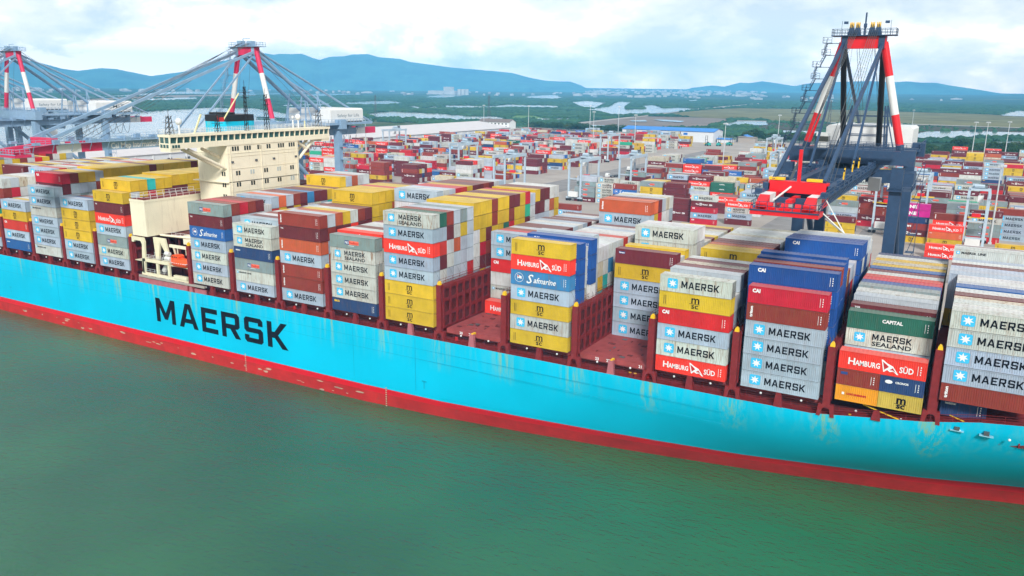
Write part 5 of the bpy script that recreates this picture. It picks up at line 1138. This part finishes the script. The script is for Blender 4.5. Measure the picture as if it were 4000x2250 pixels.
    for y in (82, 88): 
        o = MB(); 
        for sx in (-1, 1): o.beam((cx+sx*4.4, y, 34), (cx+sx*3.6, y+1, 44), .35); o.beam((cx+sx*6.4, y+1, 34), (cx+sx*3.6, y+1, 44), .25)
        for k in range(4): o.beam((cx-4.4, y, 35+k*2.2), (cx+4.4, y, 35+k*2.2), .15)
        b(o, 'stay_support', pm)
    # cab, festoon loops and trolley under the girder
    o = MB(); o.box(cx-3.2, cx+3.2, 70, 78, 28.0, 29.4); o.box(cx+3.2, cx+5.6, 70, 73, 25.6, 28.4, 1); o.rail([(cx-3.2,70,28),(cx+3.2,70,28)], 1.2, 2, 1.6, .09); b(o, 'trolley', [pm, whitep])
    o = MB(); yy = 80
    for k in range(8):
        for q in range(8): a, c = q/8, (q+1)/8; o.beam((cx+hw+.6, yy+k*3.4+a*3.4, 29.4-4*4.2*a*(1-a)), (cx+hw+.6, yy+k*3.4+c*3.4, 29.4-4*4.2*c*(1-c)), .12)
    b(o, 'festoon_cable', steel)
    # access stairs zigzagging up the left frame leg
    o = MB(); base, top = Vector((cx-9.6, 62, 35.2)), Vector((cx-4.0, 62, 57.2)); n = 9; q = []
    for k in range(n+1):
        c = base.lerp(top, k/n); q.append(c+Vector((-2.2-2.0*(1-k/n)-(k % 2)*.8, -.9, 0)))
    for k in range(n):
        a, c = q[k], q[k+1]
        for oy in (-.4, .4):
            o.beam(a+Vector((.6*(1 if k % 2 else -1), oy, 0)), c+Vector((0, oy, 0)), .1); o.beam(a+Vector((.6*(1 if k % 2 else -1), oy, 1)), c+Vector((0, oy, 1)), .06)
        for s_ in range(6): f = a.lerp(c, s_/6); o.box(f.x-.15, f.x+.15, f.y-.4, f.y+.4, f.z, f.z+.06)
        o.box(c.x-.9, c.x+.9, c.y-.6, c.y+.6, c.z-.08, c.z); o.rail([(c.x-.9, c.y-.6, c.z), (c.x+.9, c.y-.6, c.z)], 1.1, 2, .9, .06); o.rail([(c.x-.9, c.y+.6, c.z), (c.x-.9, c.y-.6, c.z)], 1.1, 2, 1.2, .06)
        lg_ = base.lerp(top, (k+1)/n); o.beam((c.x, c.y+.5, c.z-.1), (lg_.x, lg_.y, c.z-.1), .12)
    b(o, 'stairway', pm)
    o = MB(); x_ = cx+9.6+lw_/2+.3
    for k in range(9):
        z = -9+k*4.4; o.box(x_, x_+1.9, 91, 93.6, z, z+.1); o.rail([(x_+1.9, 91, z), (x_+1.9, 93.6, z)], 1.1, 2, 1.2, .06); o.beam((x_+.4, 91.2, z), (x_+1.6, 93.4, z+4.4), .1); o.beam((x_+1.9, 91, z), (x_+1.9, 91, z+4.4), .08); o.beam((x_+1.9, 93.6, z), (x_+1.9, 93.6, z+4.4), .08)
    b(o, 'lift_tower', pm)
    if big:
        b(MB().box(cx-13.8, cx-11.2, 58, 60.4, 29.3, 32), 'electrical_cabin', pm); o = MB(); o.box(cx-6.8, cx-4.4, 57.5, 60, 35.5, 38.6); o.box(cx-6.9, cx-4.3, 57.4, 60.1, 36.8, 37.9, 1); b(o, 'operator_cab', [whitep, darkglass])
        o = MB(); o.box(cx-10, cx+10, 56.5, 58.3, 35.2, 35.4); o.rail([(cx-10, 56.5, 35.4), (cx+10, 56.5, 35.4)], 1.2, 2, 1.4, .08); o.box(cx+2, cx+12, 75, 82, 27, 29.5); o.rail([(cx+8,60,27),(cx+12.8,60,27),(cx+12.8,70,27)], 1.2, 2, 1.4, .08); o.box(cx+8, cx+12.8, 60, 70, 26.8, 27); b(o, 'gantry_deck', pm)
    return T
sts(-24.4, 4.2, -4.0, navyp, redp, 'navy crane with red and white frame and red tipped boom over the ship')
sts(-206.3, 4.3, -16.5, bluegrey, pinkp, 'blue grey crane behind the deckhouse with white letters along its boom', 'Cai Mep International', ('Safety for Life', 11.5, 1.5))
sts(-337.0, 4.3, -3.5, bluegrey, pinkp, 'leftmost blue grey crane whose red and white frame shows at the left edge', None, ('CMIT', 8.0, 2.2))
sts(-384.0, 4.3, 16, bluegrey, pinkp, 'blue grey crane mostly hidden behind the leftmost one', None, ('Safety for Life', 11.5, 1.5))

# ================================================================ yard gantries
def rtg_proto():
    T = thing('yard_gantry', 'x', 'gantry crane')
    lg_ = mat('gantry_bluegrey', (.42, .52, .60), .5, .08)
    for sx in (-3.6, 3.6):
        for y in (0, 24):
            o = MB(); o.box(sx-.45, sx+.45, y-.55, y+.55, 1.6, 21.4); leg = o.build('leg', lg_, T)
            o = MB(); [o.tube((sx+k, y-.5, .75), (sx+k, y+.5, .75), .75, n=12) for k in (-.9, .9)]; o.build('wheel', black, leg)
        o = MB(); o.box(sx-.5, sx+.5, -1.2, 25.2, 21.4, 23.0); o.build('main_girder', lg_, T)
    for y in (0, 24): o = MB(); o.box(-5, 5, y-.6, y+.6, 1.4, 2.3); o.box(-3.6, 3.6, y-.3, y+.3, 12.0, 12.5); o.build('sill_beam', lg_, T)
    o = MB(); o.box(-3.2, 3.2, 13, 17.5, 23.0, 23.8); o.tube((-2, 14, 24.6), (1.6, 14, 24.6), .9, n=10); o.box(-2.8, -.8, 15.2, 17, 23.8, 25.4); o.box(.8, 2.6, 15, 17, 23.8, 25.8, 1); o.rail([(-3.2,13,23.8),(3.2,13,23.8),(3.2,17.5,23.8)], 1.1, 2, 1.2, .08); tr_ = o.build('trolley', [lg_, steel], T)
    o = MB(); o.box(-.3, 1.7, 10.2, 12.4, 18.6, 21.2); o.build('cab', whitep, T)
    o = MB(); [o.beam((sx, y, 23), (sx*.9, y, 12.4), .06) for sx in (-2.4, 2.4) for y in (14.3, 16.3)]; o.build('hoist_rope', steel, T)
    o = MB(); o.box(-6, 6, 14.4, 16.2, 11.6, 12.0, 0); o.box(-1.6, 1.6, 14.2, 16.4, 12.0, 13.4, 1); o.build('spreader', [yellowp, redp], T)
    o = MB(); o.box(-4.2, 4.2, 24.7, 26.6, 2.6, 5.0); o.build('power_pack', whitep, T)
    o = MB(); o.box(-2.6, 2.6, -2.6, -.7, 2.6, 5.4); o.build('electric_house', whitep, T)
    return T
rp = rtg_proto()
for i, (x, y, lb) in enumerate([(-316,343,'pale gantry over the left yard below the warehouse eave'),(-240.5,277,'pale gantry near the centre with yellow spreader lowered'),(-194,281,'gantry with yellow spreader left of the mid yard trucks'),(-180,320,'gantry just right of the one with the yellow spreader'),
    (-278,514,'farthest gantry before the blue roofed workshop'),(-34.5,264,'tall gantry just left of the navy crane leg'),(1.5,238,'rightmost near gantry in front of the white lettered stacks'),(-23,300,'gantry half hidden behind the navy crane leg'),
    (-112,404,'gantry left of the navy crane frame'),(-462,452,'far left gantry below the warehouse roof'),(-150,560,'far gantry right of the open yard road')]):
    o = rp if i == 0 else copy_tree(rp)
    o.location = (x, y, QZ); o['label'] = lb; o['group'] = 'rubber tyred yard gantries'
# ================================================================ vehicles
def truck_proto(name, cab_m, label):
    T = thing(name, label, 'truck')
    o = MB(); o.prism([(0, .9), (2.3, .9), (2.3, 3.3), (.5, 3.3), (0, 2.2)], 1, -1.2, 1.2); o.build('cab', cab_m, T)
    o = MB(); o.prism([(-.02, 2.1), (.45, 3.1), (.5, 3.1), (.03, 2.1)], 1, -1.05, 1.05); o.box(.8, 1.7, -1.23, 1.23, 2.1, 3.0); o.build('window', darkglass, T)
    o = MB(); o.box(2.4, 14.6, -1.15, 1.15, 1.05, 1.4); o.build('trailer', steel, T)
    for x in (.9, 3.2, 4.3, 11.6, 12.8):
        for s_ in (-1, 1): o = MB(); o.tube((x, s_*1.2, .5), (x, s_*.8, .5), .5, n=12); o.build('wheel', black, T)
    return T
tk = truck_proto('yard_truck', whitep, 'x')
for i, (x, y, rz, lb) in enumerate([(-232, 455, R(80), 'white yard truck on the open road between the stacks'),(-226, 400, R(80), 'white yard truck beside the centre gantries'),(-50, 205, 0, 'white yard truck on the apron right of the blue stacks'),(-520, 905, 0, 'white lorry behind the yard by the tree belt'),(-236, 520, R(85), 'small white truck at the far end of the open road')]):
    o = tk if i == 0 else copy_tree(tk); o.location = (x, y, QZ); o.rotation_euler = (0, 0, rz); o['label'] = lb; o['group'] = 'trucks in the yard'
def stacker():
    T = thing('reach_stacker', 'x', 'forklift'); tl = mat('teal_paint', (.02, .32, .28), .5)
    o = MB(); o.box(-3.4, 3.4, -1.9, 1.9, 1, 2.4); o.prism([(-3.4, 2.4), (-1, 2.4), (-1.2, 3.6), (-3.4, 3.4)], 1, -1.6, 1.6); o.build('body', tl, T)
    o = MB(); o.box(-.6, 1.2, -.9, .9, 2.4, 4.4); o.build('cab', darkglass, T)
    for x in (-2.2, 2.4):
        for s_ in (-1, 1): o = MB(); o.tube((x, s_*2.1, .95), (x, s_*1.3, .95), .95, n=14); o.build('wheel', black, T)
    o = MB(); [o.box(3.5, 3.9, s_*1.2-.2, s_*1.2+.2, .3, 11) for s_ in (-1, 1)]; [o.box(3.5, 3.9, -1.2, 1.2, z, z+.3) for z in (3, 6.5, 10.6)]; o.build('mast', steel, T)
    o = MB(); o.box(3.95, 4.2, -3, 3, 2.2, 2.8); o.build('spreader', yellowp, T); return T
rs = stacker()
for i, (x, y, rz, lb) in enumerate([(-264, 769, 2.4, 'teal container forklift left of the open ground behind the yard'), (-254, 776, 1.6, 'teal forklift with tall raised mast beside its twin'), (-246, 790, 1.2, 'teal forklift parked nearest the grey gate office')]):
    o = rs if i == 0 else copy_tree(rs); o.location = (x, y, QZ); o.rotation_euler = (0, 0, rz); o['label'] = lb; o['group'] = 'container forklifts'
def car():
    T = thing('parked_car', 'x', 'car'); o = MB(); o.prism([(-2.2,.35),(2.2,.35),(2.25,.85),(1.2,1.0),(-2.1,1.05)], 1, -.85, .85); o.prism([(-1.9,1.0),(1.0,.98),(.4,1.5),(-1.5,1.52)], 1, -.75, .75); o.build('body', whitep, T)
    o = MB(); o.prism([(-1.7,1.05),(.8,1.05),(.35,1.42),(-1.45,1.44)], 1, -.77, .77); o.build('window', darkglass, T)
    for x in (-1.4, 1.4):
        for s_ in (-1, 1): o = MB(); o.tube((x, s_*.86, .33), (x, s_*.6, .33), .33, n=12); o.build('wheel', black, T)
    return T
pc = car()
for i, (x, y, lb) in enumerate([(-150, 868, 'white car parked left of the navy crane near the tree belt'), (-205, 872, 'white car parked right of the arched blue shelter'), (-228, 874, 'white car beside the grey gate office')]):
    o = pc if i == 0 else copy_tree(pc); o.location = (x, y, QZ); o['label'] = lb; o['group'] = 'cars parked behind the yard'
# yellow racks between yard stacks
rk = thing('steel_rack', 'x', 'rack'); o = MB()
for sy in (0, 9):
    for k in range(4): o.beam((0, sy, 0), (0, sy, 6.4), .3)
for z in (1, 3.2, 5.4): o.beam((0, 0, z), (0, 9, z), .25); o.beam((2.2, 0, z), (2.2, 9, z), .25)
for k in range(6): o.beam((0, k*1.8, 0), (0, k*1.8, 6.4), .2); o.beam((2.2, k*1.8, 0), (2.2, k*1.8, 6.4), .2); o.beam((0, k*1.8, 5.4), (2.2, k*1.8, 5.4), .2)
o.build('frame', mat('rack_yellow', (.72, .50, .14), .5), rk)
for i, (x, y, lb) in enumerate([(-208, 462, 'yellow steel rack right of the mid yard gantry'), (-165, 478, 'yellow steel rack beside the mid yard light mast'), (-140, 480, 'yellow steel rack between yellow containers'), (-112, 474, 'rightmost yellow steel rack left of the navy crane')]):
    q = rk if i == 0 else copy_tree(rk); q.location = (x, y, QZ+2.0*0); q.scale = (1, 1, 1.6); q['label'] = lb; q['group'] = 'yellow steel racks in the yard'
# ================================================================ haze
hz = MB(); hz.box(-11600, 2600, -1300, 12300, -27, 480)
hm = bpy.data.materials.new('haze'); hm.use_nodes = True; t = hm.node_tree; t.nodes.remove(t.nodes['Principled BSDF'])
pv = N(t, 'ShaderNodeVolumePrincipled', i_Density=HAZE_D); pv.inputs['Color'].default_value = HAZE_C
pv.inputs['Anisotropy'].default_value = -0.5
t.links.new(pv.outputs[0], t.nodes['Material Output'].inputs['Volume'])
o = hz.build('haze', hm); o['kind'] = 'stuff'; o['label'] = 'thin bluish haze over the harbour and marsh'; o['category'] = 'haze'
